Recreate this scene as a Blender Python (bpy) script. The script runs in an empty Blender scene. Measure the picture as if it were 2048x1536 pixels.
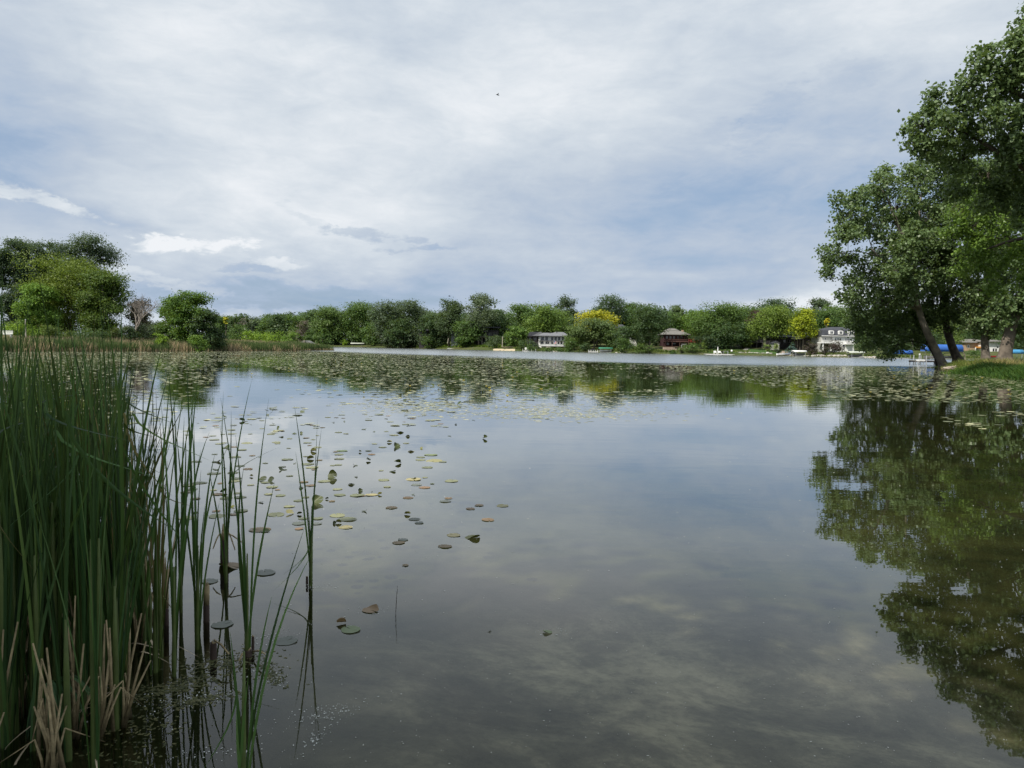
import bpy, math, random
import numpy as np
from mathutils import Vector, Matrix
SC = bpy.context.scene
COL = SC.collection
PI = math.pi
R = math.radians
F = 1490.0           # focal length in pixels of the 2048 px wide photograph
CAMH = 1.8
def hor(x): return 692.0 + 0.0165 * (x - 1024.0)
# ---------------------------------------------------------------- camera
pitch = math.atan(76.0 / F); roll = math.atan(0.0165)
FW = Vector((0, math.cos(pitch), -math.sin(pitch)))
R0 = Vector((1, 0, 0)); U0 = R0.cross(FW).normalized()
RT = (math.cos(roll) * R0 + math.sin(roll) * U0).normalized()
UP = (-math.sin(roll) * R0 + math.cos(roll) * U0).normalized()
cam = bpy.data.cameras.new('camera'); cam_o = bpy.data.objects.new('camera', cam); COL.objects.link(cam_o)
cam.sensor_width = 36.0; cam.lens = 36.0 * F / 2048.0; cam.clip_start = 0.05; cam.clip_end = 30000
m = Matrix((RT, UP, -FW)).transposed().to_4x4(); m.translation = (0, 0, CAMH)
cam_o.matrix_world = m
SC.camera = cam_o
def ray(px, py):
    return FW + RT * ((px - 1024.0) / F) - UP * ((py - 768.0) / F)
def at(px, py, Y):
    d = ray(px, py); return Vector((0, 0, CAMH)) + d * (Y / d.y)
def onwater(px, py, z=0.0):
    d = ray(px, py); return Vector((0, 0, CAMH)) + d * ((z - CAMH) / d.z)
# ---------------------------------------------------------------- light
SUN_EL = R(50); SX, SY = -0.76, -0.65
n_ = math.hypot(SX, SY); SX /= n_; SY /= n_
TOSUN = Vector((SX * math.cos(SUN_EL), SY * math.cos(SUN_EL), math.sin(SUN_EL)))
sun = bpy.data.lights.new('sun', 'SUN'); sun.energy = 4.8; sun.angle = R(0.5); sun.color = (1.0, 0.94, 0.84)
sun_o = bpy.data.objects.new('sun', sun); COL.objects.link(sun_o); sun_o.location = (-30, -20, 60)
sun_o.rotation_euler = TOSUN.to_track_quat('Z', 'Y').to_euler()
SC.view_settings.view_transform = 'Standard'; SC.view_settings.look = 'None'
SC.view_settings.exposure = 0.12; SC.view_settings.gamma = 1.0
SC.cycles.max_bounces = 8; SC.cycles.transparent_max_bounces = 10; SC.cycles.diffuse_bounces = 2; SC.cycles.glossy_bounces = 3
SC.cycles.caustics_reflective = False; SC.cycles.caustics_refractive = False
# ---------------------------------------------------------------- world
W = bpy.data.worlds.new('World'); SC.world = W; W.use_nodes = True
wt = W.node_tree; wt.nodes.clear()
class NT:
    """short-hand for wiring node trees"""
    def __init__(s, t): s.t = t
    def n(s, typ, **kw):
        nd = s.t.nodes.new(typ)
        for k, v in kw.items(): setattr(nd, k, v)
        return nd
    def l(s, a, b): s.t.links.new(a, b)
    def put(s, sock, v):
        if isinstance(v, bpy.types.NodeSocket): s.l(v, sock)
        elif v is not None: sock.default_value = v
    def math(s, op, a, b=None, c=None, clamp=False):
        nd = s.n('ShaderNodeMath', operation=op); nd.use_clamp = clamp
        s.put(nd.inputs[0], a); s.put(nd.inputs[1], b)
        if c is not None: s.put(nd.inputs[2], c)
        return nd.outputs[0]
    def vm(s, op, a, b=None, scale=None):
        nd = s.n('ShaderNodeVectorMath', operation=op)
        s.put(nd.inputs[0], a)
        if b is not None: s.put(nd.inputs[1], b)
        if scale is not None: s.put(nd.inputs['Scale'], scale)
        return nd.outputs['Value'] if op in ('DOT_PRODUCT', 'LENGTH') else nd.outputs['Vector']
    def noise(s, vec, scale, detail=4, rough=0.5, dist=0.0):
        nd = s.n('ShaderNodeTexNoise'); s.put(nd.inputs['Vector'], vec); nd.inputs['Scale'].default_value = scale
        nd.inputs['Detail'].default_value = detail; nd.inputs['Roughness'].default_value = rough; nd.inputs['Distortion'].default_value = dist
        return nd.outputs['Fac']
    def ramp(s, fac, stops, interp='LINEAR'):
        nd = s.n('ShaderNodeValToRGB'); cr = nd.color_ramp; cr.interpolation = interp
        while len(cr.elements) < len(stops): cr.elements.new(0.5)
        for e, (p, c) in zip(cr.elements, stops):
            e.position = p; e.color = (c[0], c[1], c[2], 1) if len(c) == 3 else c
        s.put(nd.inputs[0], fac); return nd.outputs[0]
    def mix(s, f, a, b, mode='MIX'):
        nd = s.n('ShaderNodeMix', data_type='RGBA', blend_type=mode)
        s.put(nd.inputs['Factor'], f)
        for k, v in (('A', a), ('B', b)):
            so = [i for i in nd.inputs if i.name == k and i.type == 'RGBA'][0]
            s.put(so, (v[0], v[1], v[2], 1) if isinstance(v, tuple) else v)
        return [o for o in nd.outputs if o.type == 'RGBA'][0]
    def maprange(s, v, a, b, c=0.0, d=1.0, smooth=True):
        nd = s.n('ShaderNodeMapRange'); nd.interpolation_type = 'SMOOTHSTEP' if smooth else 'LINEAR'
        s.put(nd.inputs[0], v)
        for i, q in enumerate((a, b, c, d)): nd.inputs[1 + i].default_value = q
        return nd.outputs[0]
w = NT(wt)
tc = w.n('ShaderNodeTexCoord').outputs['Generated']
sky = w.n('ShaderNodeTexSky', sky_type='NISHITA'); sky.sun_disc = False
sky.sun_elevation = SUN_EL; sky.sun_rotation = math.atan2(TOSUN.x, TOSUN.y); sky.dust_density = 1.5; sky.air_density = 1.0
sep = w.n('ShaderNodeSeparateXYZ'); w.l(tc, sep.inputs[0])
zz = w.math('ADD', w.math('MAXIMUM', sep.outputs[2], 0.0), 0.10)
cuv = w.n('ShaderNodeCombineXYZ'); w.l(w.math('DIVIDE', sep.outputs[0], zz), cuv.inputs[0]); w.l(w.math('DIVIDE', sep.outputs[1], zz), cuv.inputs[1])
cv = cuv.outputs[0]
rot = w.n('ShaderNodeMapping'); rot.inputs['Rotation'].default_value = (0, 0, R(-38)); rot.inputs['Scale'].default_value = (1.0, 0.30, 1.0); w.l(cv, rot.inputs[0])
n1 = w.noise(cv, 0.55, 5, 0.52, 0.4)
n2 = w.noise(rot.outputs[0], 1.5, 6, 0.58, 0.9)
squash = w.n('ShaderNodeMapping'); squash.inputs['Scale'].default_value = (3.2, 3.2, 8.5); w.l(tc, squash.inputs[0])
n3 = w.noise(squash.outputs[0], 1.6, 7, 0.58, 0.3)
n4 = w.noise(squash.outputs[0], 6.0, 6, 0.62, 0.6)
n5 = w.noise(squash.outputs[0], 15.0, 6, 0.66, 0.3)
# wobble the direction so that the cloud banks below get ragged rims
wn = w.n('ShaderNodeTexNoise'); w.l(squash.outputs[0], wn.inputs['Vector']); wn.inputs['Scale'].default_value = 3.0; wn.inputs['Detail'].default_value = 6; wn.inputs['Roughness'].default_value = 0.62
wob = w.vm('SCALE', w.vm('SUBTRACT', wn.outputs['Color'], (0.5, 0.5, 0.5)), None, 0.060)
dirw = w.vm('NORMALIZE', w.vm('ADD', tc, wob))
def bank(px, py, sx, sy, ang=0.0, hard=False, src=None):
    c = ray(px, py).normalized()
    e1 = Vector((c.y, -c.x, 0)).normalized(); e2 = e1.cross(c)
    e2 = -e2 if e2.z < 0 else e2
    a = R(ang); f1 = e1 * math.cos(a) + e2 * math.sin(a); f2 = -e1 * math.sin(a) + e2 * math.cos(a)
    d = src or dirw
    u = w.math('MULTIPLY', w.vm('DOT_PRODUCT', d, tuple(f1)), F / sx); v = w.math('MULTIPLY', w.vm('DOT_PRODUCT', d, tuple(f2)), F / sy)
    q = w.math('ADD', w.math('MULTIPLY', u, u), w.math('MULTIPLY', v, v))
    q = w.math('ADD', q, w.math('MULTIPLY', w.math('LESS_THAN', w.vm('DOT_PRODUCT', d, tuple(c)), 0.0), 50.0))
    if hard: return w.maprange(w.math('ADD', w.math('ADD', w.maprange(q, 3.2, 0.0, 0.0, 1.0, False), w.math('MULTIPLY', w.math('SUBTRACT', n4, 0.5), 1.5)), w.math('MULTIPLY', w.math('SUBTRACT', n5, 0.5), 1.3)), 0.35, 1.0)
    return w.math('EXPONENT', w.math('MULTIPLY', q, -1.0))
T = w.math('ADD', 0.635, w.math('MULTIPLY', w.math('SUBTRACT', n1, 0.5), 0.70))
T = w.math('ADD', T, w.math('MULTIPLY', w.math('SUBTRACT', n2, 0.5), 0.17))
T = w.math('ADD', T, w.math('MULTIPLY', w.math('SUBTRACT', n3, 0.5), 0.70))
T = w.math('ADD', T, w.math('MULTIPLY', w.math('SUBTRACT', n4, 0.5), 0.26))
BANKS = [  # x, y, half width, half height, tilt, weight, hard rim
 (330, 130, 300, 190, -25, 0.17, 0), (620, 400, 280, 90, 0, 0.22, 0), (1000, 230, 330, 60, 4, 0.16, 0), (900, 60, 500, 120, 0, 0.08, 0),
 (1480, 410, 440, 125, 0, -0.25, 0), (1100, 520, 300, 40, 0, -0.06, 0), (1500, 180, 400, 120, 0, 0.03, 0), (20, 300, 150, 230, 0, -0.26, 0), (60, 60, 120, 90, 0, -0.12, 0), (900, 590, 520, 50, 0, -0.30, 0), (500, 590, 220, 34, 0, -0.20, 0),
 (80, 402, 105, 10, -14, 0.364, 1), (330, 480, 42, 12, 5, 0.217, 1), (400, 488, 75, 13, -4, 0.260, 1), (455, 494, 40, 14, 0, 0.174, 1), (300, 556, 110, 13, -8, 0.225, 1), (560, 528, 40, 8, 0, 0.209, 1),
 (640, 460, 130, 30, -18, 0.14, 0), (705, 468, 68, 10, -6, -0.295, 1), (835, 478, 28, 7, 0, -0.209, 1), (870, 497, 40, 7, 0, -0.225, 1), (785, 503, 36, 6, 0, -0.190, 1), (610, 435, 45, 10, -25, -0.139, 1),
 (505, 540, 52, 6, 0, -0.190, 1), (1540, 240, 62, 32, 35, -0.130, 1), (1430, 265, 45, 16, 0, -0.078, 1), (1700, 150, 50, 28, 10, -0.104, 1), (1620, 602, 130, 16, 6, 0.34, 0), (1150, 505, 200, 40, 0, 0.06, 0), (330, 625, 140, 12, 0, 0.2, 0),
 (240, 446, 80, 16, -8, -0.12, 0), (1350, 340, 560, 190, 0, -0.10, 0), (450, 605, 260, 22, 0, -0.16, 0), (1900, 500, 300, 200, 0, -0.08, 0), (1650, 60, 500, 120, 0, 0.02, 0), (600, 575, 130, 12, 0, -0.139, 1), (420, 612, 120, 8, 0, -0.122, 1)]
for (x, y, sx, sy, a, wt_, hd) in BANKS:
    T = w.math('ADD', T, w.math('MULTIPLY', bank(x, y, sx, sy, a, bool(hd)), wt_))
cloud = w.ramp(T, [(0.0, (.24, .37, .58)), (0.25, (.35, .45, .60)), (0.45, (.46, .53, .63)), (0.62, (.55, .615, .69)), (0.80, (.665, .715, .765)), (1.0, (.83, .85, .88))], 'B_SPLINE')
cloud = w.vm('SCALE', cloud, None, 10.0)
blue = w.math('MULTIPLY', w.maprange(T, 0.36, 0.15), 0.25)
colr = w.mix(blue, cloud, sky.outputs[0])
bg = w.n('ShaderNodeBackground'); w.l(colr, bg.inputs[0]); bg.inputs[1].default_value = 0.10
wo = w.n('ShaderNodeOutputWorld'); w.l(bg.outputs[0], wo.inputs[0])
# ---------------------------------------------------------------- materials
MATS = {}
def mat(name, col, rough=0.7, nscale=3.0, namt=0.25, bump=0.0, metal=0.0, spec=0.4, coord='Object', col2=None):
    if name in MATS: return MATS[name]
    m = bpy.data.materials.new(name); m.use_nodes = True; t = NT(m.node_tree)
    p = m.node_tree.nodes['Principled BSDF']
    tcn = t.n('ShaderNodeTexCoord').outputs[coord]
    f = t.noise(tcn, nscale, 5, 0.6)
    c2 = col2 or tuple(max(0, c * (1 - namt * 1.6)) for c in col)
    hi = tuple(min(1, c * (1 + namt * 0.6)) for c in col)
    t.l(t.ramp(f, [(0.28, c2), (0.72, hi)]), p.inputs['Base Color'])
    p.inputs['Roughness'].default_value = rough; p.inputs['Metallic'].default_value = metal; p.inputs['Specular IOR Level'].default_value = spec
    if bump:
        b = t.n('ShaderNodeBump'); b.inputs['Strength'].default_value = 0.6; b.inputs['Distance'].default_value = bump
        t.l(t.noise(tcn, nscale * 4, 5, 0.65), b.inputs['Height']); t.l(b.outputs[0], p.inputs['Normal'])
    MATS[name] = m; return m
def leaf_mat(name, rough=0.45, trans=0.3, spec=0.35, var=0.7, hue=0.02):
    if name in MATS: return MATS[name]
    m = bpy.data.materials.new(name); m.use_nodes = True; t = NT(m.node_tree)
    p = m.node_tree.nodes['Principled BSDF']; out = m.node_tree.nodes['Material Output']
    oi = t.n('ShaderNodeObjectInfo'); at_ = t.n('ShaderNodeAttribute', attribute_name='rnd')
    hs = t.n('ShaderNodeHueSaturation'); t.l(oi.outputs['Color'], hs.inputs['Color'])
    t.l(t.math('MULTIPLY_ADD', at_.outputs['Fac'], var * 1.3, 1.0 - var * 0.6), hs.inputs['Value'])
    t.l(t.math('MULTIPLY_ADD', at_.outputs['Fac'], -hue * 2, 0.5 + hue), hs.inputs['Hue'])
    t.l(hs.outputs[0], p.inputs['Base Color']); p.inputs['Roughness'].default_value = rough; p.inputs['Specular IOR Level'].default_value = spec
    tr = t.n('ShaderNodeBsdfTranslucent'); t.l(t.mix(0.5, hs.outputs[0], (0.22, 0.30, 0.03), 'MIX'), tr.inputs[0])
    mx = t.n('ShaderNodeMixShader'); mx.inputs[0].default_value = trans; t.l(p.outputs[0], mx.inputs[1]); t.l(tr.outputs[0], mx.inputs[2]); t.l(mx.outputs[0], out.inputs[0])
    MATS[name] = m; return m
LEAF = leaf_mat('foliage', 0.5, 0.36, 0.3); LEAFN = leaf_mat('cottonwood_foliage', 0.42, 0.42, 0.4, 0.8, 0.012)
REED = leaf_mat('reed_blade', 0.55, 0.2, 0.22, 1.1, 0.02); PAD = leaf_mat('lily_pad_skin', 0.5, 0.05, 0.4, 0.75, 0.03); DRY = leaf_mat('dry_blade', 0.75, 0.12, 0.2, 0.7, 0.0)
GRASSM = leaf_mat('grass_blade', 0.6, 0.3, 0.25, 0.8, 0.03)
BARK = mat('bark', (0.16, 0.135, 0.11), 0.9, 2.5, 0.4, 0.03); BARKD = mat('dark_bark', (0.07, 0.058, 0.045), 0.9, 2.5, 0.4, 0.03)
# ---------------------------------------------------------------- mesh helpers
def tag(o, label=None, cat=None, group=None, kind=None):
    if label: o['label'] = label
    if cat: o['category'] = cat
    if group: o['group'] = group
    if kind: o['kind'] = kind
    return o
def empty(name, loc, rz=0.0, label=None, cat=None, group=None):
    o = bpy.data.objects.new(name, None); COL.objects.link(o); o.empty_display_size = 0.3
    o.location = loc; o.rotation_euler = (0, 0, rz); return tag(o, label, cat, group)
def npmesh(name, V, Fc, material, parent=None, smooth=False, rnd=None, color=None, loc=None):
    """V (n,3) array, Fc (m,k) array of equal-size faces or a list of tuples"""
    me = bpy.data.meshes.new(name)
    V = np.asarray(V, dtype=np.float32)
    if isinstance(Fc, np.ndarray):
        k = Fc.shape[1]; nf = Fc.shape[0]
        me.vertices.add(len(V)); me.vertices.foreach_set('co', V.ravel())
        me.loops.add(nf * k); me.loops.foreach_set('vertex_index', Fc.astype(np.int32).ravel())
        me.polygons.add(nf); me.polygons.foreach_set('loop_start', np.arange(0, nf * k, k, dtype=np.int32))
        me.update(calc_edges=True)
    else:
        me.from_pydata([tuple(map(float, v)) for v in V], [], [tuple(f) for f in Fc]); nf = len(Fc)
    if rnd is not None:
        a = me.attributes.new('rnd', 'FLOAT', 'FACE'); a.data.foreach_set('value', np.asarray(rnd, dtype=np.float32))
    if smooth: me.polygons.foreach_set('use_smooth', np.ones(nf, dtype=bool))
    me.materials.append(material)
    o = bpy.data.objects.new(name, me); COL.objects.link(o)
    if parent is not None: o.parent = parent
    if loc is not None: o.location = loc
    if color is not None: o.color = (color[0], color[1], color[2], 1)
    return o
class MB:
    def __init__(s): s.v = []; s.f = []
    def add(s, V, Fs):
        b = len(s.v); s.v += [tuple(v) for v in V]; s.f += [tuple(b + i for i in f) for f in Fs]; return s
    def box(s, x0, x1, y0, y1, z0, z1):
        return s.add([(x0, y0, z0), (x1, y0, z0), (x1, y1, z0), (x0, y1, z0), (x0, y0, z1), (x1, y0, z1), (x1, y1, z1), (x0, y1, z1)],
                     [(0, 3, 2, 1), (4, 5, 6, 7), (0, 1, 5, 4), (1, 2, 6, 5), (2, 3, 7, 6), (3, 0, 4, 7)])
    def tube(s, pts, rad, n=8, cap=True):
        pts = [Vector(p) for p in pts]; rad = rad if isinstance(rad, (list, tuple)) else [rad] * len(pts)
        rings = []; b = len(s.v); prev = None
        for i, p in enumerate(pts):
            d = (pts[min(i + 1, len(pts) - 1)] - pts[max(i - 1, 0)])
            if d.length < 1e-9: d = Vector((0, 0, 1))
            d.normalize(); a = prev if prev is not None else (Vector((1, 0, 0)) if abs(d.x) < 0.8 else Vector((0, 1, 0)))
            u = (a - d * a.dot(d)).normalized(); prev = u; v = d.cross(u)
            s.v += [tuple(p + (u * math.cos(2 * PI * k / n) + v * math.sin(2 * PI * k / n)) * rad[i]) for k in range(n)]
        for i in range(len(pts) - 1):
            for k in range(n):
                s.f.append((b + i * n + k, b + i * n + (k + 1) % n, b + (i + 1) * n + (k + 1) % n, b + (i + 1) * n + k))
        if cap:
            s.f.append(tuple(b + k for k in range(n))[::-1]); e = b + (len(pts) - 1) * n; s.f.append(tuple(e + k for k in range(n)))
        return s
    def hip(s, x0, x1, y0, y1, z0, z1, r0, r1, th=0.15):
        """hip roof: eave rectangle, ridge from x=r0 to x=r1, with an eave slab"""
        ym = (y0 + y1) / 2
        V = [(x0, y0, z0), (x1, y0, z0), (x1, y1, z0), (x0, y1, z0), (x0, y0, z0 + th), (x1, y0, z0 + th), (x1, y1, z0 + th), (x0, y1, z0 + th), (r0, ym, z1), (r1, ym, z1)]
        return s.add(V, [(0, 3, 2, 1), (0, 1, 5, 4), (1, 2, 6, 5), (2, 3, 7, 6), (3, 0, 4, 7), (4, 5, 9, 8), (5, 6, 9), (6, 7, 8, 9), (7, 4, 8)])
    def prism(s, prof, y0, y1):
        n = len(prof)
        V = [(x, y0, z) for x, z in prof] + [(x, y1, z) for x, z in prof]
        return s.add(V, [tuple(range(n)), tuple(range(2 * n - 1, n - 1, -1))] + [(i, i + n, (i + 1) % n + n, (i + 1) % n) for i in range(n)])
    def build(s, name, material, parent=None, smooth=False, bevel=0.0, color=None, loc=None):
        o = npmesh(name, s.v, s.f, material, parent, smooth, None, color, loc)
        if bevel:
            md = o.modifiers.new('bevel', 'BEVEL'); md.width = bevel; md.segments = 2; md.limit_method = 'ANGLE'
        return o
def copy_tree(o, parent=None):
    c = o.copy(); COL.objects.link(c)
    if parent is not None: c.parent = parent
    for ch in o.children: copy_tree(ch, c)
    return c
RNG = np.random.default_rng(7)
def unit(v): return v / np.maximum(np.linalg.norm(v, axis=-1, keepdims=True), 1e-9)
def vnoise(x, y, s=1.0, seed=0):
    r = np.random.default_rng(seed); o = 0
    for k in range(7):
        a = r.uniform(0, 2 * PI); f = s * r.uniform(0.5, 2.2); p = r.uniform(0, 6.28)
        q = r.uniform(0, 6.28)
        o = o + np.sin((x * math.cos(a) + y * math.sin(a)) * f + p + 1.3 * np.sin((x * math.sin(a) - y * math.cos(a)) * f * 0.7 + q))
    return o / 7.0
def quads(C, N, size, asp=0.62, rng=RNG, fold=0.25):
    """leaf shaped rhombi centred on C facing N"""
    n = len(C); t = rng.normal(size=(n, 3)); t = unit(t - (t * N).sum(1, keepdims=True) * N); b = np.cross(N, t)
    s = np.asarray(size).reshape(-1, 1) * np.ones((n, 1))
    V = np.empty((n, 4, 3), dtype=np.float32)
    V[:, 0] = C - t * s; V[:, 1] = C + b * s * asp + N * s * fold - t * s * 0.15; V[:, 2] = C + t * s; V[:, 3] = C - b * s * asp + N * s * fold - t * s * 0.15
    return V.reshape(-1, 3), np.arange(4 * n).reshape(n, 4)
# ---------------------------------------------------------------- lake outline and ground
LAKE = [(70, -6), (20, -1.5), (3, 0.4), (-0.6, 1.2), (-1.7, 2.3), (-2.6, 2.9), (-5, 3.6), (-14, 9), (-40, 30), (-110, 78), (-160, 92), (-68, 99), (-59, 122), (-52, 155), (-43, 181),
        (-52, 210), (-80, 270), (-130, 330), (-125, 372), (-87, 367), (-60, 345), (-36, 327), (-14, 295), (1.6, 268), (12, 274), (23, 276), (33, 262), (42.6, 248), (66.5, 244), (90, 233), (101, 214), (113, 216),
        (127, 218), (141, 216), (170, 190), (170, 140), (120, 116), (80, 108), (62, 104), (55, 97), (53.0, 92), (50, 86), (46.3, 77.5), (44.5, 72.5), (45.8, 70), (39.5, 68.5), (37.6, 60), (36.6, 54), (38.5, 48), (44, 36), (52, 20), (70, 4)]
LP_ = np.array(LAKE)
def lake_sd(x, y):
    """positive on land, negative on the lake"""
    x = np.asarray(x, float); y = np.asarray(y, float); d = np.full(x.shape, 1e9); ins = np.zeros(x.shape, bool)
    for i in range(len(LP_)):
        a = LP_[i]; b = LP_[(i + 1) % len(LP_)]; e = b - a; L2 = e @ e
        t = np.clip(((x - a[0]) * e[0] + (y - a[1]) * e[1]) / L2, 0, 1)
        d = np.minimum(d, np.hypot(x - a[0] - t * e[0], y - a[1] - t * e[1]))
        c = (a[1] > y) != (b[1] > y)
        if abs(e[1]) > 1e-9: ins ^= c & (x < e[0] * (y - a[1]) / e[1] + a[0])
    return np.where(ins, -d, d)
def sst(a, b, v): t = np.clip((v - a) / (b - a), 0, 1); return t * t * (3 - 2 * t)
def gz(x, y):
    x = np.asarray(x, float); y = np.asarray(y, float)
    d = lake_sd(x, y) + 0.25 * vnoise(x, y, 0.9, 3) * sst(8, 40, y)
    far = sst(200, 250, y); right = sst(20, 36, x) * (1 - sst(110, 150, y))
    dl = np.maximum(d, 0)
    land = 0.35 * (1 - np.exp(-dl / 1.5)) + 0.012 * np.minimum(dl, 60)
    land = land + right * 0.30 * (1 - np.exp(-dl / 1.6))
    hill = (sst(-110, -20, x) * 0.7 + 0.3) * (1 - 0.5 * sst(108, 130, x))
    land = land + far * hill * (0.35 * (1 - np.exp(-dl / 2.0)) + 0.055 * np.minimum(dl, 30) + 0.085 * np.clip(dl - 30, 0, 110))
    land = land + 0.10 * vnoise(x, y, 0.25, 5) * sst(2, 10, dl)
    water = -np.minimum(0.04 + 0.16 * np.maximum(-d, 0), 0.75) - 0.05 * vnoise(x, y, 1.3, 9) * sst(0, 2, -d)
    return np.where(d > 0, land, water)
def gz1(x, y): return float(gz(np.array([x]), np.array([y]))[0])
def axis(fine0, fine1, step, ends):
    a = list(np.arange(fine0, fine1 + 1e-6, step)); s = step; v = fine1
    while v < ends[1]: s *= 1.25; v += s; a.append(v)
    s = step; v = fine0; b = []
    while v > ends[0]: s *= 1.25; v -= s; b.append(v)
    return np.array(b[::-1] + a)
gx = np.unique(np.concatenate([axis(-200, 230, 2.5, (-9000, 9000)), np.arange(-8, 8, 0.25), np.arange(34, 62, 0.5)]))
gy = np.unique(np.concatenate([axis(0, 440, 2.5, (-3000, 12000)), np.arange(0, 12, 0.25), np.arange(46, 100, 0.5)]))
GX, GY = np.meshgrid(gx, gy); GZ = gz(GX.ravel(), GY.ravel())
ni, nj = len(gx), len(gy); ii, jj = np.meshgrid(np.arange(ni - 1), np.arange(nj - 1)); i0 = (jj * ni + ii).ravel()
gm = bpy.data.materials.new('ground_soil'); gm.use_nodes = True; t = NT(gm.node_tree); p = gm.node_tree.nodes['Principled BSDF']
pos = t.n('ShaderNodeNewGeometry').outputs['Position']; sp = t.n('ShaderNodeSeparateXYZ'); t.l(pos, sp.inputs[0])
gcol = t.ramp(t.noise(pos, 0.12, 6, 0.65), [(0.30, (0.035, 0.060, 0.014)), (0.5, (0.06, 0.085, 0.022)), (0.62, (0.13, 0.115, 0.055)), (0.75, (0.05, 0.075, 0.02))])
gcol = t.mix(0.5, gcol, t.ramp(t.noise(pos, 3.0, 5, 0.7), [(0.3, (0.03, 0.045, 0.015)), (0.7, (0.12, 0.13, 0.05))]))
mud = t.ramp(t.noise(pos, 0.75, 7, 0.62, 0.6), [(0.36, (0.018, 0.020, 0.008)), (0.50, (0.055, 0.055, 0.018)), (0.60, (0.115, 0.108, 0.056)), (0.72, (0.21, 0.20, 0.125))])
shoal = t.vm('LENGTH', t.vm('MULTIPLY', t.vm('SUBTRACT', pos, (1.25, 4.9, 0.0)), (0.36, 0.36, 0.0)))
silt = t.ramp(t.noise(pos, 1.15, 8, 0.70, 0.25), [(0.36, (0.06, 0.060, 0.040)), (0.48, (0.18, 0.17, 0.12)), (0.60, (0.44, 0.40, 0.29)), (0.72, (0.60, 0.55, 0.41))])
mud = t.ramp(t.noise(pos, 0.75, 7, 0.62, 0.6), [(0.36, (0.012, 0.016, 0.006)), (0.60, (0.05, 0.052, 0.018)), (0.75, (0.085, 0.085, 0.035))])
mud = t.mix(t.maprange(shoal, 1.15, 0.35), mud, silt)
mud = t.mix(t.maprange(t.noise(pos, 9, 4, 0.6), 0.4, 1.0), mud, (0.04, 0.04, 0.015))
gc = t.mix(t.maprange(sp.outputs[2], -0.02, 0.06), mud, gcol)
t.l(gc, p.inputs['Base Color']); p.inputs['Roughness'].default_value = 0.95; p.inputs['Specular IOR Level'].default_value = 0.15
bp = t.n('ShaderNodeBump'); bp.inputs['Strength'].default_value = 0.5; bp.inputs['Distance'].default_value = 0.05; t.l(t.noise(pos, 7, 5, 0.7), bp.inputs['Height']); t.l(bp.outputs[0], p.inputs['Normal'])
tag(npmesh('ground', np.stack([GX.ravel(), GY.ravel(), GZ], 1), np.stack([i0, i0 + 1, i0 + ni + 1, i0 + ni], 1), gm, smooth=True), kind='structure')
# water
wm = bpy.data.materials.new('lake_water'); wm.use_nodes = True; t = NT(wm.node_tree); wm.node_tree.nodes.remove(wm.node_tree.nodes['Principled BSDF'])
pos = t.n('ShaderNodeNewGeometry').outputs['Position']; sp = t.n('ShaderNodeSeparateXYZ'); t.l(pos, sp.inputs[0])
# wind reaches the open lake beyond the lily field
lim = t.math('ADD', 86.0, t.math('MULTIPLY', t.math('MAXIMUM', t.math('SUBTRACT', 17.0, sp.outputs[0]), 0.0), 1.25))
lim = t.math('ADD', lim, t.math('MULTIPLY', t.math('MAXIMUM', t.math('SUBTRACT', sp.outputs[0], 28.0), 0.0), 0.45))
st = t.n('ShaderNodeMapping'); st.inputs['Scale'].default_value = (0.05, 0.14, 0.1); t.l(pos, st.inputs[0])
wind = t.maprange(t.math('ADD', t.math('SUBTRACT', sp.outputs[1], lim), t.math('MULTIPLY', t.math('SUBTRACT', t.noise(st.outputs[0], 1.0, 4), 0.5), 40.0)), -14.0, 14.0)
s2 = t.n('ShaderNodeMapping'); s2.inputs['Scale'].default_value = (0.5, 1.7, 1.0); s2.inputs['Rotation'].default_value = (0, 0, R(4)); t.l(pos, s2.inputs[0])
mid = t.maprange(sp.outputs[1], 8.0, 40.0, 0.35, 1.0)
h = t.math('ADD', t.math('MULTIPLY', t.noise(s2.outputs[0], 1.1, 3, 0.5), 1.0), t.math('MULTIPLY', t.noise(pos, 7.0, 2, 0.5), 0.07))
patch = t.maprange(t.noise(pos, 0.10, 3, 0.5), 0.35, 0.7, 0.25, 1.0)
amp = t.math('ADD', t.math('MULTIPLY', t.math('MULTIPLY', mid, patch), 0.007), t.math('MULTIPLY', wind, 0.06))
b = t.n('ShaderNodeBump'); b.inputs['Strength'].default_value = 1.0; b.inputs['Distance'].default_value = 1.0; t.l(t.math('MULTIPLY', h, amp), b.inputs['Height'])
fr = t.n('ShaderNodeFresnel'); fr.inputs[0].default_value = 1.38; t.l(b.outputs[0], fr.inputs['Normal'])
gl = t.n('ShaderNodeBsdfGlossy'); gl.inputs['Color'].default_value = (0.97, 0.98, 0.98, 1); t.l(b.outputs[0], gl.inputs['Normal']); t.l(t.math('MULTIPLY_ADD', wind, 0.20, 0.012), gl.inputs['Roughness'])
tp = t.n('ShaderNodeBsdfTransparent'); tp.inputs[0].default_value = (0.90, 0.91, 0.83, 1)
mx = t.n('ShaderNodeMixShader'); t.l(t.ramp(fr.outputs[0], [(0.0, (0, 0, 0)), (0.06, (.055,) * 3), (0.13, (.15,) * 3), (0.25, (.38,) * 3), (0.45, (.66,) * 3), (0.75, (.88,) * 3), (1.0, (1, 1, 1))]), mx.inputs[0]); t.l(tp.outputs[0], mx.inputs[1]); t.l(gl.outputs[0], mx.inputs[2])
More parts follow.
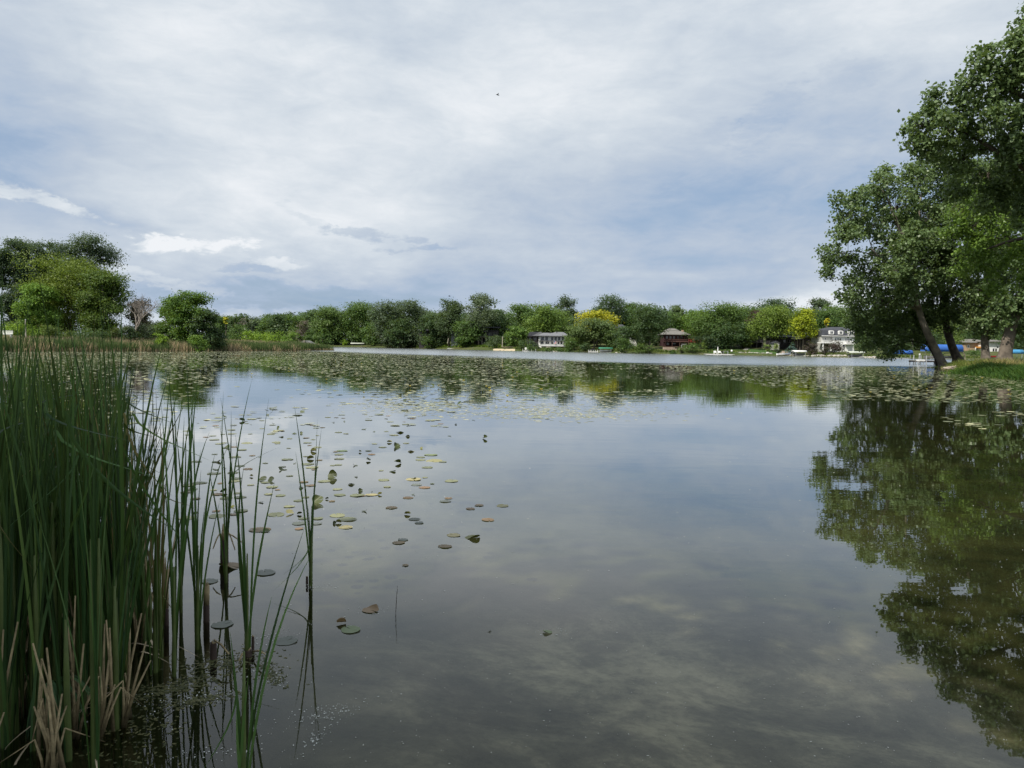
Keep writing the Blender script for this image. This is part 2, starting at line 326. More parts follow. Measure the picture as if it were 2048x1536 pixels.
# a little suspended matter that scatters daylight
df = t.n('ShaderNodeBsdfDiffuse'); df.inputs[0].default_value = (0.045, 0.050, 0.014, 1)
m2 = t.n('ShaderNodeMixShader'); m2.inputs[0].default_value = 0.08; t.l(tp.outputs[0], m2.inputs[1]); t.l(df.outputs[0], m2.inputs[2]); t.l(m2.outputs[0], mx.inputs[1])
t.l(mx.outputs[0], wm.node_tree.nodes['Material Output'].inputs[0])
tag(npmesh('water', [(-260, -40, 0), (260, -40, 0), (260, 420, 0), (-260, 420, 0)], [(0, 1, 2, 3)], wm), kind='structure')
# ---------------------------------------------------------------- far trees
def crown_mesh(W, H, z0, nb, n_clump, leaf, lpc, rng, style='round', cr=None):
    """blobs -> leaf clumps on the blobs -> leaves; returns verts, faces, rnd and blob centres"""
    cz = (z0 + H) / 2; rx, rz = W / 2, (H - z0) / 2
    k = 0.70; dz = rng.permutation(np.linspace(-0.92, 0.74, nb)) + rng.normal(size=nb) * 0.05; az = np.arange(nb) * 2.399 + rng.uniform(0, 6.28)
    ex = np.sqrt(np.clip(1 - np.abs(dz) ** 2.6, 0.05, 1)) * np.where(dz < -0.3, 0.92, 1.0) * rng.uniform(0.65, 1.05, nb)
    B = np.stack([np.cos(az) * ex * rx * k, np.sin(az) * ex * rx * k, cz + dz * rz], 1)
    br = rng.uniform(0.13, 0.31, nb) * min(W, 3.0 * rz) * (1.0 if style != 'loose' else 0.8)
    if style == 'conifer':
        B[:, 2] = np.linspace(z0, H * 0.96, nb); q = 1 - (B[:, 2] - z0) / (H - z0); B[:, 0] = rng.normal(size=nb) * 0.10 * W * q; B[:, 1] = rng.normal(size=nb) * 0.10 * W * q; br = 0.10 * W + 0.40 * W * q
    elif style == 'cone':
        q = 1 - (B[:, 2] - z0) / (H - z0); B[:, :2] *= (0.35 + q[:, None]) * 0.9; br *= (0.5 + 0.8 * q)
    elif style == 'dome':
        B[:, 2] = np.maximum(B[:, 2], z0 + 0.08 * H)
    B = np.concatenate([B, [[0, 0, cz], [0, 0, H - min(0.26 * W, rz * 0.55) * 0.85]]]); br = np.append(br, [0.34 * W, min(0.26 * W, rz * 0.55)])
    pick = rng.choice(len(B), n_clump, p=br ** 2 / (br ** 2).sum())
    dd = unit(rng.normal(size=(n_clump, 3))); dd[:, 2] = np.where(dd[:, 2] < -0.35, -dd[:, 2], dd[:, 2])
    rr = rng.uniform(0.72, 1.04, n_clump)
    zs = 0.45 if style == 'conifer' else 0.85
    C = B[pick] + dd * (br[pick] * rr)[:, None] * np.array([1, 1, zs])
    C[:, 2] = np.where(C[:, 2] < z0 * 0.7 + 0.15, z0 * 0.7 + 0.15 + rng.uniform(0, 0.12, n_clump) * H, C[:, 2])
    hf = 5.5 / W; hole = np.sin(C[:, 0] * hf * 1.3 + 1.7 * np.sin(C[:, 2] * hf + 2)) + np.sin(C[:, 1] * hf + 1.1 + C[:, 2] * hf * 0.7) + np.sin(C[:, 2] * hf * 1.9 + C[:, 0] * hf)
    keep = hole > -0.95; C, dd, pick = C[keep], dd[keep], pick[keep]; n_clump = len(C)
    tf = rng.uniform(size=n_clump) < 0.10; C[tf] += dd[tf] * (rng.uniform(0.02, 0.10, tf.sum()) * W)[:, None]
    # keep the whole crown inside its height and width
    C[:, 2] = np.minimum(C[:, 2], H); f = np.minimum(1.0, (W / 2) / np.maximum(np.hypot(C[:, 0], C[:, 1]), 1e-6)); C[:, :2] *= f[:, None]
    cr = cr or W * 0.055
    inner = rng.uniform(size=n_clump) < 0.25; C[inner] = B[pick[inner]] + (C[inner] - B[pick[inner]]) * rng.uniform(0, 0.75, inner.sum())[:, None]
    n = n_clump * lpc; ci = np.repeat(np.arange(n_clump), lpc)
    off = rng.normal(size=(n, 3)) * np.array([cr, cr, cr * 0.55])
    P = C[ci] + off
    N = unit(dd[ci] * 0.7 + np.array([0, 0, 0.45]) + rng.normal(size=(n, 3)) * 0.55)
    V, Fq = quads(P, N, rng.uniform(0.6, 1.15, n) * leaf * np.where(inner[ci], 1.7, 1.0), 0.75, rng)
    rnd = np.clip(0.55 * rng.uniform(size=n_clump)[ci] + 0.45 * rng.uniform(size=n), 0, 1)
    return V, Fq, rnd, B
def trunk_mb(H, z0, W, B, rng, r=None, lean=0.0, nl=6):
    r = r or max(0.12, 0.022 * H); mb = MB(); top = z0 + (H - z0) * 0.75
    pts = [(lean * H * (k / 5) ** 1.3 + rng.normal() * 0.012 * H * (k > 0), rng.normal() * 0.012 * H * (k > 0), top * k / 5 - (0.4 if k == 0 else 0)) for k in range(6)]
    mb.tube(pts, [r * (1.25 if k == 0 else 1 - 0.15 * k) for k in range(6)], 7)
    order = rng.permutation(len(B))[:nl]
    for i in order:
        k = rng.integers(1, 4); p0 = Vector(pts[k]); p2 = Vector(B[i]); p1 = (p0 + p2) / 2 + Vector((0, 0, 0.06 * H)) * (1 if p2.z > p0.z else -0.4)
        mb.tube([p0, p1, p2], [r * 0.45, r * 0.3, r * 0.12], 5)
    return mb
TREES = []
def tree(px, ytop, wpx, ybase, Y, col, label, cat='tree', name='tree', style='round', z0f=0.22, group=None, loose=0, bark=None, seed=None, dens=1.0, crop=True):
    """a tree standing at distance Y whose crown spans wpx picture pixels and reaches up to picture row ytop"""
    rng = np.random.default_rng(seed if seed is not None else (int(px * 13 + ytop * 7 + Y) & 0xffff))
    g = at(px, 700, Y); zg = gz1(g.x, Y); ztop = CAMH - (ytop - hor(px)) * Y / F; S = Y / F
    H = max(ztop - zg, 1.0); Wd = wpx * S; z0 = H * z0f
    root = empty(name, (g.x, Y, zg), 0, label, cat, group)
    area = wpx * (H / S) / 4.0
    leaf = max(0.16, 0.70 * S * 2 * 1.05); lpc = 9
    ncl = int(dens * np.clip(area * 7.0 / lpc, 40, 4200))
    nb = int((13 + int(min(14, wpx / 6))) * max(1.0, min(2.6, 0.8 * (H - z0) / Wd)))
    if loose: ncl = int(ncl * 0.6)
    V, Fq, rnd, B = crown_mesh(Wd, H, z0, nb, ncl, leaf, lpc, rng, style)
    npmesh('crown', V, Fq, LEAF, root, rnd=rnd, color=tuple(c * 1.4 for c in col))
    trunk_mb(H, z0, Wd, B, rng, nl=6 if wpx > 35 else 3).build('trunk', bark or BARK, root, True)
    TREES.append(root); return root
def shrub(px, ytop, wpx, Y, col, label, name='shrub', cat='shrub', group=None, style='dome', dens=1.0):
    rng = np.random.default_rng(int(px * 17 + ytop * 5) & 0xffff)
    g = at(px, 700, Y); zg = gz1(g.x, Y); S = Y / F; H = max(CAMH - (ytop - hor(px)) * S - zg, 0.5); Wd = wpx * S
    root = empty(name, (g.x, Y, zg), 0, label, cat, group)
    ncl = int(dens * np.clip(wpx * (H / S) / 4 * 5.5 / 8, 30, 900))
    V, Fq, rnd, B = crown_mesh(Wd, H, H * 0.05, 6, ncl, max(0.12, 1.1 * S), 8, rng, style, cr=Wd * 0.07)
    npmesh('foliage', V, Fq, LEAF, root, rnd=rnd, color=tuple(c * 1.3 for c in col))
    mb = MB()
    for i in range(5):
        q = Vector(B[i % len(B)]); mb.tube([(0.05 * i, 0, -0.2), (q.x * 0.4, q.y * 0.4, q.z * 0.5), tuple(q)], [0.06, 0.045, 0.02], 5)
    mb.build('stem', BARK, root, True); return root
def bare_tree(px, ytop, wpx, Y, label, col=BARK, loc_name='bare_tree', seed=5, levels=5):
    rng = np.random.default_rng(seed); g = at(px, 700, Y); zg = gz1(g.x, Y); S = Y / F; H = CAMH - (ytop - hor(px)) * S - zg
    root = empty(loc_name, (g.x, Y, zg), 0, label, 'bare tree'); mb = MB(); tw = MB()
    def grow(p, d, L, r, lv, m):
        q = p + d * L * 0.5 + Vector(rng.normal(size=3) * 0.06 * L); e = p + d * L
        (m if lv < 2 else tw).tube([p, q, e], [r, r * 0.85, r * 0.65], 6 if lv < 2 else 4, False)
        if lv >= levels: return
        for k in range(3 if lv else 5):
            a = rng.uniform(0.3, 0.75); az = rng.uniform(0, 2 * PI)
            u = d.orthogonal().normalized(); v = d.cross(u)
            nd = (d * math.cos(a) + (u * math.cos(az) + v * math.sin(az)) * math.sin(a) + Vector((0, 0, 0.18))).normalized()
            grow(e if k else e, nd, L * rng.uniform(0.62, 0.82), r * 0.6, lv + 1, m)
    grow(Vector((0, 0, -0.3)), Vector((0, 0, 1)), H * 0.27, H * 0.022, 0, mb)
    s = 1.0
    mb.build('trunk', col, root, True); tw.build('branches', col, root, True)
    return root
DG = (0.045, 0.080, 0.030); MG = (0.060, 0.110, 0.028); LG = (0.11, 0.195, 0.030); GG = (0.060, 0.088, 0.050); YG = (0.13, 0.18, 0.022); YE = (0.55, 0.42, 0.02)
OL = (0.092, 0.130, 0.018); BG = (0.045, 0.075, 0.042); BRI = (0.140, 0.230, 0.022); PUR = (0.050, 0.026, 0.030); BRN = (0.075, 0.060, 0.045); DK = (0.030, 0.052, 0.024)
# left wood
tree(-45, 478, 110, 690, 156, BG, 'tall dark green tree at the left edge of the frame', name='tall_tree', z0f=0.08)
tree(28, 476, 78, 690, 152, BG, 'tall narrow dark poplar rising above the lime shrub at far left', name='poplar_tree', z0f=0.06, dens=1.2)
tree(64, 477, 74, 690, 158, BG, 'narrow pale topped poplar between the first dark poplar and the olive tree', name='poplar_tree', z0f=0.08)
tree(106, 473, 74, 690, 160, BG, 'slim dark poplar top standing clear behind the olive tree crown', name='poplar_tree', z0f=0.08)
tree(182, 473, 118, 690, 164, (0.045, 0.072, 0.045), 'tall dark tree with broad rounded head behind the olive green tree', name='tall_tree', z0f=0.15)
tree(140, 515, 170, 692, 143, OL, 'broad olive green tree in front of the dark poplars', name='broad_tree', z0f=0.10)
tree(208, 540, 96, 692, 138, (0.06, 0.10, 0.018), 'spreading olive tree with dark lower half beside the bare tree', name='broad_tree', z0f=0.08)
tree(78, 567, 80, 692, 134, LG, 'lower bright green tree in front of the olive tree', name='broad_tree', z0f=0.08)
tree(276, 598, 56, 690, 172, BRN, 'small brownish dark tree behind the bare branches', name='brown_tree', z0f=0.1)
bare_tree(272, 572, 75, 160, 'leafless grey tree between the olive tree and the round green tree', mat('grey_bark', (0.27, 0.24, 0.21), 0.9))
tree(352, 600, 76, 692, 142, (0.06, 0.115, 0.022), 'left lobe of the free standing round green tree on the marsh edge', name='round_tree', z0f=0.08)
tree(376, 586, 92, 692, 138, (0.062, 0.120, 0.020), 'free standing round headed green tree on the marsh against the sky', name='round_tree', z0f=0.10)
tree(406, 618, 56, 692, 137, DG, 'right lobe of the free standing green tree, coloured darker for its shaded side', name='round_tree', z0f=0.06)  # darker leaf colour paints the shaded right side of the round tree
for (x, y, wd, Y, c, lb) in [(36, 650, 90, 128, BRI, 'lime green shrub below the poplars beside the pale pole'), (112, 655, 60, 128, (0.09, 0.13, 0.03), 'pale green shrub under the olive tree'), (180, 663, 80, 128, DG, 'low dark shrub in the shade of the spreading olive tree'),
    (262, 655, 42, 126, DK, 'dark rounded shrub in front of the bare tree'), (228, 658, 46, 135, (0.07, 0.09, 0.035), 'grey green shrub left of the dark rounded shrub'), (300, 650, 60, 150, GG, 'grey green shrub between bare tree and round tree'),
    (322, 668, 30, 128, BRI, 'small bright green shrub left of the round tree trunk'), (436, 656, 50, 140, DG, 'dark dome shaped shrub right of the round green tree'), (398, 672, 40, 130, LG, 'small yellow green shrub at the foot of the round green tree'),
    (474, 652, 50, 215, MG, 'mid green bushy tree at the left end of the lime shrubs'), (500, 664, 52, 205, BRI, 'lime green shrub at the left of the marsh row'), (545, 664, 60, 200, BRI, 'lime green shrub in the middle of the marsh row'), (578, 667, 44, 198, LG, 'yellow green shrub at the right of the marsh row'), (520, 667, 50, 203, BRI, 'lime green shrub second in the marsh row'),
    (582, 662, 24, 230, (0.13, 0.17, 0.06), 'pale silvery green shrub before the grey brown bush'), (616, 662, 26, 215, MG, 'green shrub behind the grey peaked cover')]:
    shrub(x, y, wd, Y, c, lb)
shrub(601, 644, 42, 300, (0.11, 0.09, 0.075), 'grey brown thin leaved bush among the green marsh trees', style='round', dens=0.6)
# distant wooded rise behind the marsh
k = 0
for (x, y, wd, Y, c, lb) in [(300, 640, 70, 430, GG, 'distant grey green tree behind the bare tree'), (335, 646, 70, 440, GG, 'distant grey green tree behind the round tree left side'), (440, 634, 44, 440, MG, 'distant green tree just right of the round tree'), (466, 632, 36, 430, DG, 'distant dark tree left of the pale gable'),
    (487, 637, 30, 445, (0.09, 0.08, 0.07), 'distant greyish brown tree behind the pale gable'), (508, 639, 44, 440, GG, 'distant grey green tree right of the pale gable'), (535, 636, 46, 430, MG, 'distant mid green tree above the lime shrubs'), (560, 629, 60, 425, DG, 'distant dark round tree above the lime shrubs'),
    (600, 632, 54, 410, MG, 'distant green tree behind the grey brown bush'), (628, 622, 54, 400, DG, 'dark domed tree behind the light green shoreline tree'), (650, 640, 40, 385, MG, 'lower green tree left of the light green shoreline tree'), (645, 656, 34, 340, MG, 'low green tree on the shore behind the reed tip'), (668, 655, 36, 378, DG, 'dark undergrowth tree below the light green shoreline tree')]:
    tree(x, y, wd, 690, Y, c, lb, z0f=0.03)
for x, y, wd in [(589, 623, 14), (470, 634, 9), (494, 634, 9)]:
    tree(x, y, wd, 690, 420, DK, {589: 'dark pointed conifer top above the distant wood', 470: 'tiny spire of a conifer left of the pale gable', 494: 'tiny spire of a conifer right of the pale gable'}[x], name='conifer_tree', cat='conifer', style='conifer', z0f=0.3)
tree(452, 634, 10, 690, 418, (0.36, 0.36, 0.03), 'small yellow tree top on the distant wooded rise', name='yellow_tree', z0f=0.72)
# main far shore
SHORE = [(664, 616, 78, 378, (0.075, 0.125, 0.035), 'light green shoreline tree with bare lower trunks', 'round'), (724, 607, 86, 376, MG, 'mid green shoreline tree with rounded head by the pale house glints', 'round'), (782, 606, 86, 345, GG, 'grey green tree left of the rounded skyline tree', 'round'),
    (830, 605, 84, 340, GG, 'rounded grey green tree left of the thick trunked tree', 'round'), (800, 640, 60, 335, DG, 'dark green lower tree on the shore under the grey green trees', 'round'), (748, 645, 52, 358, MG, 'lower green tree between the light and grey shoreline trees', 'round'), (862, 628, 56, 328, DG, 'dark tree before the small dark lake house', 'round'),
    (898, 600, 66, 322, (0.055, 0.085, 0.04), 'upright tree with thick grey trunk above the green bank', 'round'), (958, 588, 82, 316, (0.085, 0.115, 0.065), 'tallest pale grey green cottonwood in the middle of the skyline', 'loose'), (932, 645, 62, 312, MG, 'rounded green tree between the two tall grey trunks', 'round'),
    (998, 622, 66, 325, DG, 'dark green tree right of the tallest cottonwood', 'round'), (1040, 613, 76, 345, MG, 'green tree behind the bright young tree', 'round'), (1086, 611, 92, 318, (0.085, 0.140, 0.026), 'broad bright topped tree behind the white two storey house', 'dome'), (1130, 592, 66, 345, (0.05, 0.075, 0.045), 'dark loose crowned tree above the broad bright topped tree', 'loose'),
    (1030, 652, 48, 284, (0.075, 0.135, 0.026), 'bright green young tree left of the white house', 'round'), (1148, 655, 46, 279, (0.08, 0.125, 0.035), 'green tree touching the right end of the white house', 'round'), (1222, 591, 84, 330, BG, 'tall dark tree behind the right side of the golden tree', 'loose'),
    (1262, 608, 60, 335, MG, 'green skyline tree right of the tall dark tree', 'round'), (1298, 611, 84, 262, DG, 'big dark green tree with stout trunk left of the red house', 'round'), (1252, 655, 50, 262, DG, 'dense dark green tree right of the willow', 'round'), (1350, 613, 60, 335, (0.075, 0.11, 0.045), 'pale green tree high behind the grey roof of the red house', 'round'),
    (1392, 622, 66, 320, (0.085, 0.15, 0.022), 'bright green tree behind the red roofed wing', 'round'), (1438, 613, 128, 268, (0.062, 0.11, 0.025), 'very broad green tree shading the dark lawn', 'dome'), (1452, 650, 96, 262, DG, 'dark shaded tree in front of the very broad green tree', 'round'),
    (1508, 622, 46, 290, PUR, 'purple leaved tree between the very broad tree and the yellow green tree', 'round'), (1540, 619, 96, 253, (0.10, 0.15, 0.025), 'yellow green layered tree over the grey deck', 'dome'), (1493, 655, 40, 264, (0.11, 0.155, 0.03), 'low yellow green tree edge left of the layered tree', 'round'), (1606, 616, 64, 245, (0.22, 0.265, 0.018), 'bright yellow leaved tree in front of the brown house', 'cone'),
    (1548, 601, 84, 410, BG, 'dark rounded hilltop tree on the right skyline', 'dome'), (1632, 598, 60, 400, GG, 'grey green domed hilltop tree behind the yellow tree', 'dome'), (1500, 612, 50, 360, MG, 'green hilltop tree behind the purple tree', 'round'), (1650, 622, 60, 315, MG, 'green tree between the yellow tree and the mansard roof', 'round'),
    (1680, 612, 70, 330, (0.08, 0.13, 0.035), 'tall green tree behind the mansard roof', 'round'), (1722, 630, 70, 285, DG, 'dark tree at the right side of the mansard house', 'round'), (1765, 622, 80, 262, (0.06, 0.105, 0.03), 'green tree on the shore behind the hanging cottonwood leaves', 'round'),
    (1880, 640, 70, 270, (0.11, 0.16, 0.04), 'light green tree seen between the leaning trunks', 'round'), (1830, 648, 56, 268, DG, 'dark tree behind the upper leaning trunk', 'round'), (1935, 648, 70, 275, MG, 'green tree behind the tan house', 'round'), (2010, 640, 90, 285, DG, 'dark green tree behind the pale house at the right edge', 'round'), (2090, 640, 100, 280, DG, 'dark green tree beyond the right frame edge', 'round')]
for (x, y, wd, Y, c, lb, stl) in SHORE:
    z0f = 0.06
    if x in (958, 898, 1298): z0f = 0.22
    if x in (1540, 1606): z0f = 0.3
    tree(x, y, wd, 700, Y, c, lb, style=stl, loose=(stl == 'loose'), z0f=z0f)
tree(1193, 626, 84, 700, 290, (0.33, 0.32, 0.02), 'golden yellow domed tree behind the willow', name='golden_tree', style='dome', z0f=0.25)
tree(1188, 642, 92, 700, 274, (0.085, 0.125, 0.045), 'wide grey green willow over the green boat canopy', name='willow_or_shade_tree', cat='willow', style='dome', z0f=0.38)
tree(1222, 658, 42, 700, 270, (0.06, 0.10, 0.03), 'green tree joining the willow and the dense dark tree', z0f=0.08)
tree(1652, 637, 9, 690, 300, (0.45, 0.4, 0.03), 'small yellow tree top among green trees above the mansard house', name='yellow_tree', z0f=0.7)
tree(1583, 685, 22, 702, 238, (0.055, 0.095, 0.085), 'small blue spruce above the pale rocks', name='spruce_tree', cat='spruce', style='conifer', z0f=0.04)
# tree on the thick trunk: visible stems
for (x, Y, h, rr, lb) in [(1300, 258, 12, 0.8, None)]: pass
for k_, (x_, wd_, y_, Y_, nb_) in enumerate([(1140, 40, 668, 292, 'behind the right end of the white house'), (1172, 44, 664, 296, 'standing in for shade behind the willow stem at left'), (1200, 40, 670, 300, 'standing in for shade straight behind the willow stem'), (1226, 44, 666, 284, 'standing in for shade right behind the willow crown'), (1262, 48, 668, 284, 'behind the white garage'), (1290, 46, 668, 280, 'left behind the stout trunk'), (1318, 44, 670, 284, 'between the stout trunk and the red house'), (1404, 40, 668, 262, 'right above the red roofed wing'),  # those behind the willow are dark foliage standing in for the shade there
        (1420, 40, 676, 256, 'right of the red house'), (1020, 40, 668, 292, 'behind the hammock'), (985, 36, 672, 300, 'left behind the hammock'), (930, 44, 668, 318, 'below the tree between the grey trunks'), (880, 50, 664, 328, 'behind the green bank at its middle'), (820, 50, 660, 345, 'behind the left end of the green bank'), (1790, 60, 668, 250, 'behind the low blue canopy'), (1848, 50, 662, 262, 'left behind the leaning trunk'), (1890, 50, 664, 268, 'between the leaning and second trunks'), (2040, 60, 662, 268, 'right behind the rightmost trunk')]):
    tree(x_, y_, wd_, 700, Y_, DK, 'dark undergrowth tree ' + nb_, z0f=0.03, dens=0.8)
for k_ in range(11):
    x_ = 425 + 22 * k_; tree(x_, np.interp(x_, [425, 560, 650], [636, 628, 620]) + [3, -2, 1, -3][k_ % 4], 44, 690, 462, [DG, GG, MG][k_ % 3], ['dark', 'grey green', 'mid green'][k_ % 3] + ' tree on the distant ridge, number %d along from the round tree' % (k_ + 1), z0f=0.03, dens=0.8)
# second row closing the wood
rg = np.random.default_rng(3)
LAND = [(664, 'the light green shoreline tree'), (724, 'the shoreline tree by the pale cottages'), (782, 'the grey green shoreline tree'), (830, 'the rounded grey green tree'), (898, 'the thick trunked tree'), (958, 'the tallest cottonwood'), (1030, 'the bright young tree'), (1086, 'the white house'), (1130, 'the dark loose crowned tree'), (1192, 'the golden tree'), (1240, 'the grey hip roof'), (1298, 'the stout trunked tree'),
        (1350, 'the red house'), (1392, 'the red roofed wing'), (1438, 'the very broad tree'), (1508, 'the purple tree'), (1550, 'the layered yellow green tree'), (1606, 'the bright yellow tree'), (1675, 'the mansard house'), (1735, 'the hanging cottonwood leaves'), (1800, 'the low blue canopy'), (1850, 'the leaning grey trunk'), (1915, 'the second trunk'), (1972, 'the third trunk'), (2030, 'the rightmost trunk')]
x = 655
while x < 2100:
    y = 628 + rg.uniform(-9, 9) + (10 if 1130 < x < 1160 else 0) - (6 if x > 1480 else 0); Y = rg.uniform(345, 385) + (35 if x < 860 else 0) - (30 if x > 1100 else 0)
    ci_ = int(rg.integers(4)); c = [DG, MG, GG, (0.075, 0.12, 0.03)][ci_]; lx, ln_ = min(LAND, key=lambda q: abs(q[0] - x))
    side = 'straight behind' if abs(lx - x) < 9 else 'left of' if x < lx else 'right of'
    tree(x, y, rg.uniform(58, 84), 690, Y, c, ['dark green', 'mid green', 'grey green', 'light green'][ci_] + ' second row tree ' + side + ' ' + ln_, group='second row trees on the far slope', dens=0.75, z0f=0.03)
    x += rg.uniform(20, 30)
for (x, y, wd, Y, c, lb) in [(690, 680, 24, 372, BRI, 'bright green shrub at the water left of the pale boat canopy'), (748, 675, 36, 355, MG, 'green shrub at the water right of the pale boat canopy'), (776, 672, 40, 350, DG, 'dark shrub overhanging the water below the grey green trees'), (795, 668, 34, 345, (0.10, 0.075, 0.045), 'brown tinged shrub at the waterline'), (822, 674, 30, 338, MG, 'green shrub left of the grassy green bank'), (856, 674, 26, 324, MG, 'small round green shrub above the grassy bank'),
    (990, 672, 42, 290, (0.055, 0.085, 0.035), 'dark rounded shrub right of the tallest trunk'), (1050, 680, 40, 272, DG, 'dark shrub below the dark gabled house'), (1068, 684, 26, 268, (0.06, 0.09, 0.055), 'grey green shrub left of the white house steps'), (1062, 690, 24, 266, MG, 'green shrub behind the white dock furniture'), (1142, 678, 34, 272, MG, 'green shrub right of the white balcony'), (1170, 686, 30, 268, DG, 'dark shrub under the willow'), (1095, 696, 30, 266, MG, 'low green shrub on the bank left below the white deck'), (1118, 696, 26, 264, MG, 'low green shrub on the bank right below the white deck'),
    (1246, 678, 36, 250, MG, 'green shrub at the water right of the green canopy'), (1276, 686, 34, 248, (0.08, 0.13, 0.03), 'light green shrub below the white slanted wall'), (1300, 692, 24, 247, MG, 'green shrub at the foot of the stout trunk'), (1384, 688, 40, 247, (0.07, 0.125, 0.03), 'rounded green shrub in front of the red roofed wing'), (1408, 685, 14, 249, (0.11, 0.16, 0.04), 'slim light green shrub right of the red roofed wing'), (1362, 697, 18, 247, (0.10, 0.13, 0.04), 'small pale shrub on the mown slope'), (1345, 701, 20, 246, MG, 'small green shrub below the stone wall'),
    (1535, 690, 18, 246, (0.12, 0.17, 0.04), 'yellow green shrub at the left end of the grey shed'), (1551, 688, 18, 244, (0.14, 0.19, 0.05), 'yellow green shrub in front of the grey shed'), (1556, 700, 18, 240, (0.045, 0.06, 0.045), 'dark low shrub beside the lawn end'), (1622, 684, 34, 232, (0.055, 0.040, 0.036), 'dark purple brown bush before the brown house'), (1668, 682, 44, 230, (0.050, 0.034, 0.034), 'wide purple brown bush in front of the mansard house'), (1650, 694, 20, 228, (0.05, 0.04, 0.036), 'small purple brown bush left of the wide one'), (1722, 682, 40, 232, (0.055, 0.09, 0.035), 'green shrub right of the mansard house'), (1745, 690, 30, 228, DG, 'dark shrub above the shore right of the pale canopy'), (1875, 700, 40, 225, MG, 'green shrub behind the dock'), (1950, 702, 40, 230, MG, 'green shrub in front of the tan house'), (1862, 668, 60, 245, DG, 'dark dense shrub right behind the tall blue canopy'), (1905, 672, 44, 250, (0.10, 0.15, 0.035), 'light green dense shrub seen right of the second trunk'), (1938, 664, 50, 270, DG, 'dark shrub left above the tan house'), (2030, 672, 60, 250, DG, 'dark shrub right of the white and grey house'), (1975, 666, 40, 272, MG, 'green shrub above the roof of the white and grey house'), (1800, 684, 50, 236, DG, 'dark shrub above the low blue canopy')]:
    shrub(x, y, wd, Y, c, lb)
# visible grey trunks in front of their crowns
# ---------------------------------------------------------------- grassy bank, lawns, sand
def patch(name, pts, z, material, n=14, kind='structure', label=None):
    """a sheet draped over the ground inside a quadrilateral of picture points with distances (px, Y)"""
    P = [np.array([at(px, 700, Y).x, Y]) for px, Y in pts]
    V = []; 
    for j in range(n + 1):
        for i in range(n + 1):
            u, v = i / n, j / n; q = (P[0] * (1 - u) + P[1] * u) * (1 - v) + (P[3] * (1 - u) + P[2] * u) * v; V.append((q[0], q[1], gz1(q[0], q[1]) + z))
    Fc = [(j * (n + 1) + i, j * (n + 1) + i + 1, (j + 1) * (n + 1) + i + 1, (j + 1) * (n + 1) + i) for j in range(n) for i in range(n)]
    return tag(npmesh(name, V, Fc, material, smooth=True), kind=kind)
lawn = mat('lawn_grass', (0.055, 0.125, 0.022), 0.9, 1.5, 0.35)
patch('lawn', [(1494, 242.5), (1560, 238), (1552, 256), (1494, 260)], 0.05, lawn)
patch('lawn', [(1404, 247), (1480, 243.5), (1480, 262), (1404, 264)], 0.05, lawn)
patch('slope_grass', [(1346, 248), (1376, 247), (1378, 262), (1358, 262)], 0.05, mat('mown_slope', (0.16, 0.20, 0.07), 0.9, 1.5, 0.3))
patch('sand_beach', [(985, 278), (1030, 268.6), (1030, 274), (987, 287)], 0.06, mat('sand', (0.50, 0.42, 0.28), 0.95, 2, 0.15))
patch('garden_slope', [(1560, 236), (1600, 233.5), (1594, 244), (1562, 248)], 0.07, mat('pinkish_gravel', (0.34, 0.27, 0.21), 0.95, 2, 0.3))
# stuff: weeds on the far green bank
def blades(name, P, h, wd, col, material, rng, lean=0.25, seg=1, kind='stuff', label=None, rnd=None, parent=None):
    """narrow upright blades; P (n,3) roots, h (n,) heights"""
    n = len(P); az = rng.uniform(0, PI, n); t = np.stack([np.cos(az), np.sin(az), np.zeros(n)], 1)
    ln = rng.normal(size=(n, 3)) * lean; ln[:, 2] = 0
    tip = P + (ln + np.array([0, 0, 1])) * h[:, None]; mid_ = P + (ln * 0.35 + np.array([0, 0, 0.55])) * h[:, None]
    wv = t * (wd if np.isscalar(wd) else wd[:, None]) * 0.5
    V = np.stack([P - wv, P + wv, mid_ + wv * 0.9, mid_ - wv * 0.9, tip + wv * 0.1, tip - wv * 0.1], 1).reshape(-1, 3)
    b = np.arange(n)[:, None] * 6; Fq = np.concatenate([b + np.array([[0, 1, 2, 3]]), b + np.array([[3, 2, 4, 5]])])
    r = rng.uniform(size=n) if rnd is None else rnd
    o = npmesh(name, V, Fq, material, parent, rnd=np.concatenate([r, r]), color=col)
    if kind: tag(o, label, None, None, kind)
    return o
def along(pts, n, depth, rng, inland=0.0):
    """n points spread behind a polyline of (px, Y)"""
    Q = np.array([[at(px, 700, Y).x, Y] for px, Y in pts]); seg = np.diff(Q, axis=0); L = np.hypot(seg[:, 0], seg[:, 1]); cs = np.concatenate([[0], np.cumsum(L)])
    s = rng.uniform(0, cs[-1], n); k = np.clip(np.searchsorted(cs, s) - 1, 0, len(seg) - 1); u = (s - cs[k]) / L[k]
    xy = Q[k] + seg[k] * u[:, None]; nm = np.stack([-seg[k][:, 1], seg[k][:, 0]], 1) / L[k][:, None]; nm = np.where(nm[:, 1:2] < 0, -nm, nm)
    return xy + nm * (inland + rng.uniform(0, 1, n) * depth)[:, None]
xy = along([(828, 334), (860, 328), (900, 319), (960, 306), (1000, 288)], 9000, 16, RNG, 0.3); z = gz(xy[:, 0], xy[:, 1])
blades('weeds', np.column_stack([xy, z - 0.05]), RNG.uniform(0.5, 1.5, len(xy)) * np.clip(0.6 + 0.5 * vnoise(xy[:, 0], xy[:, 1], 0.5, 4), 0.3, 1.3), 0.45, (0.12, 0.19, 0.025), GRASSM, RNG, 0.4, label=None)
xy = along([(1000, 286), (1040, 269), (1150, 277), (1290, 248), (1430, 246), (1500, 243)], 5000, 6, RNG, 0.5); z = gz(xy[:, 0], xy[:, 1])
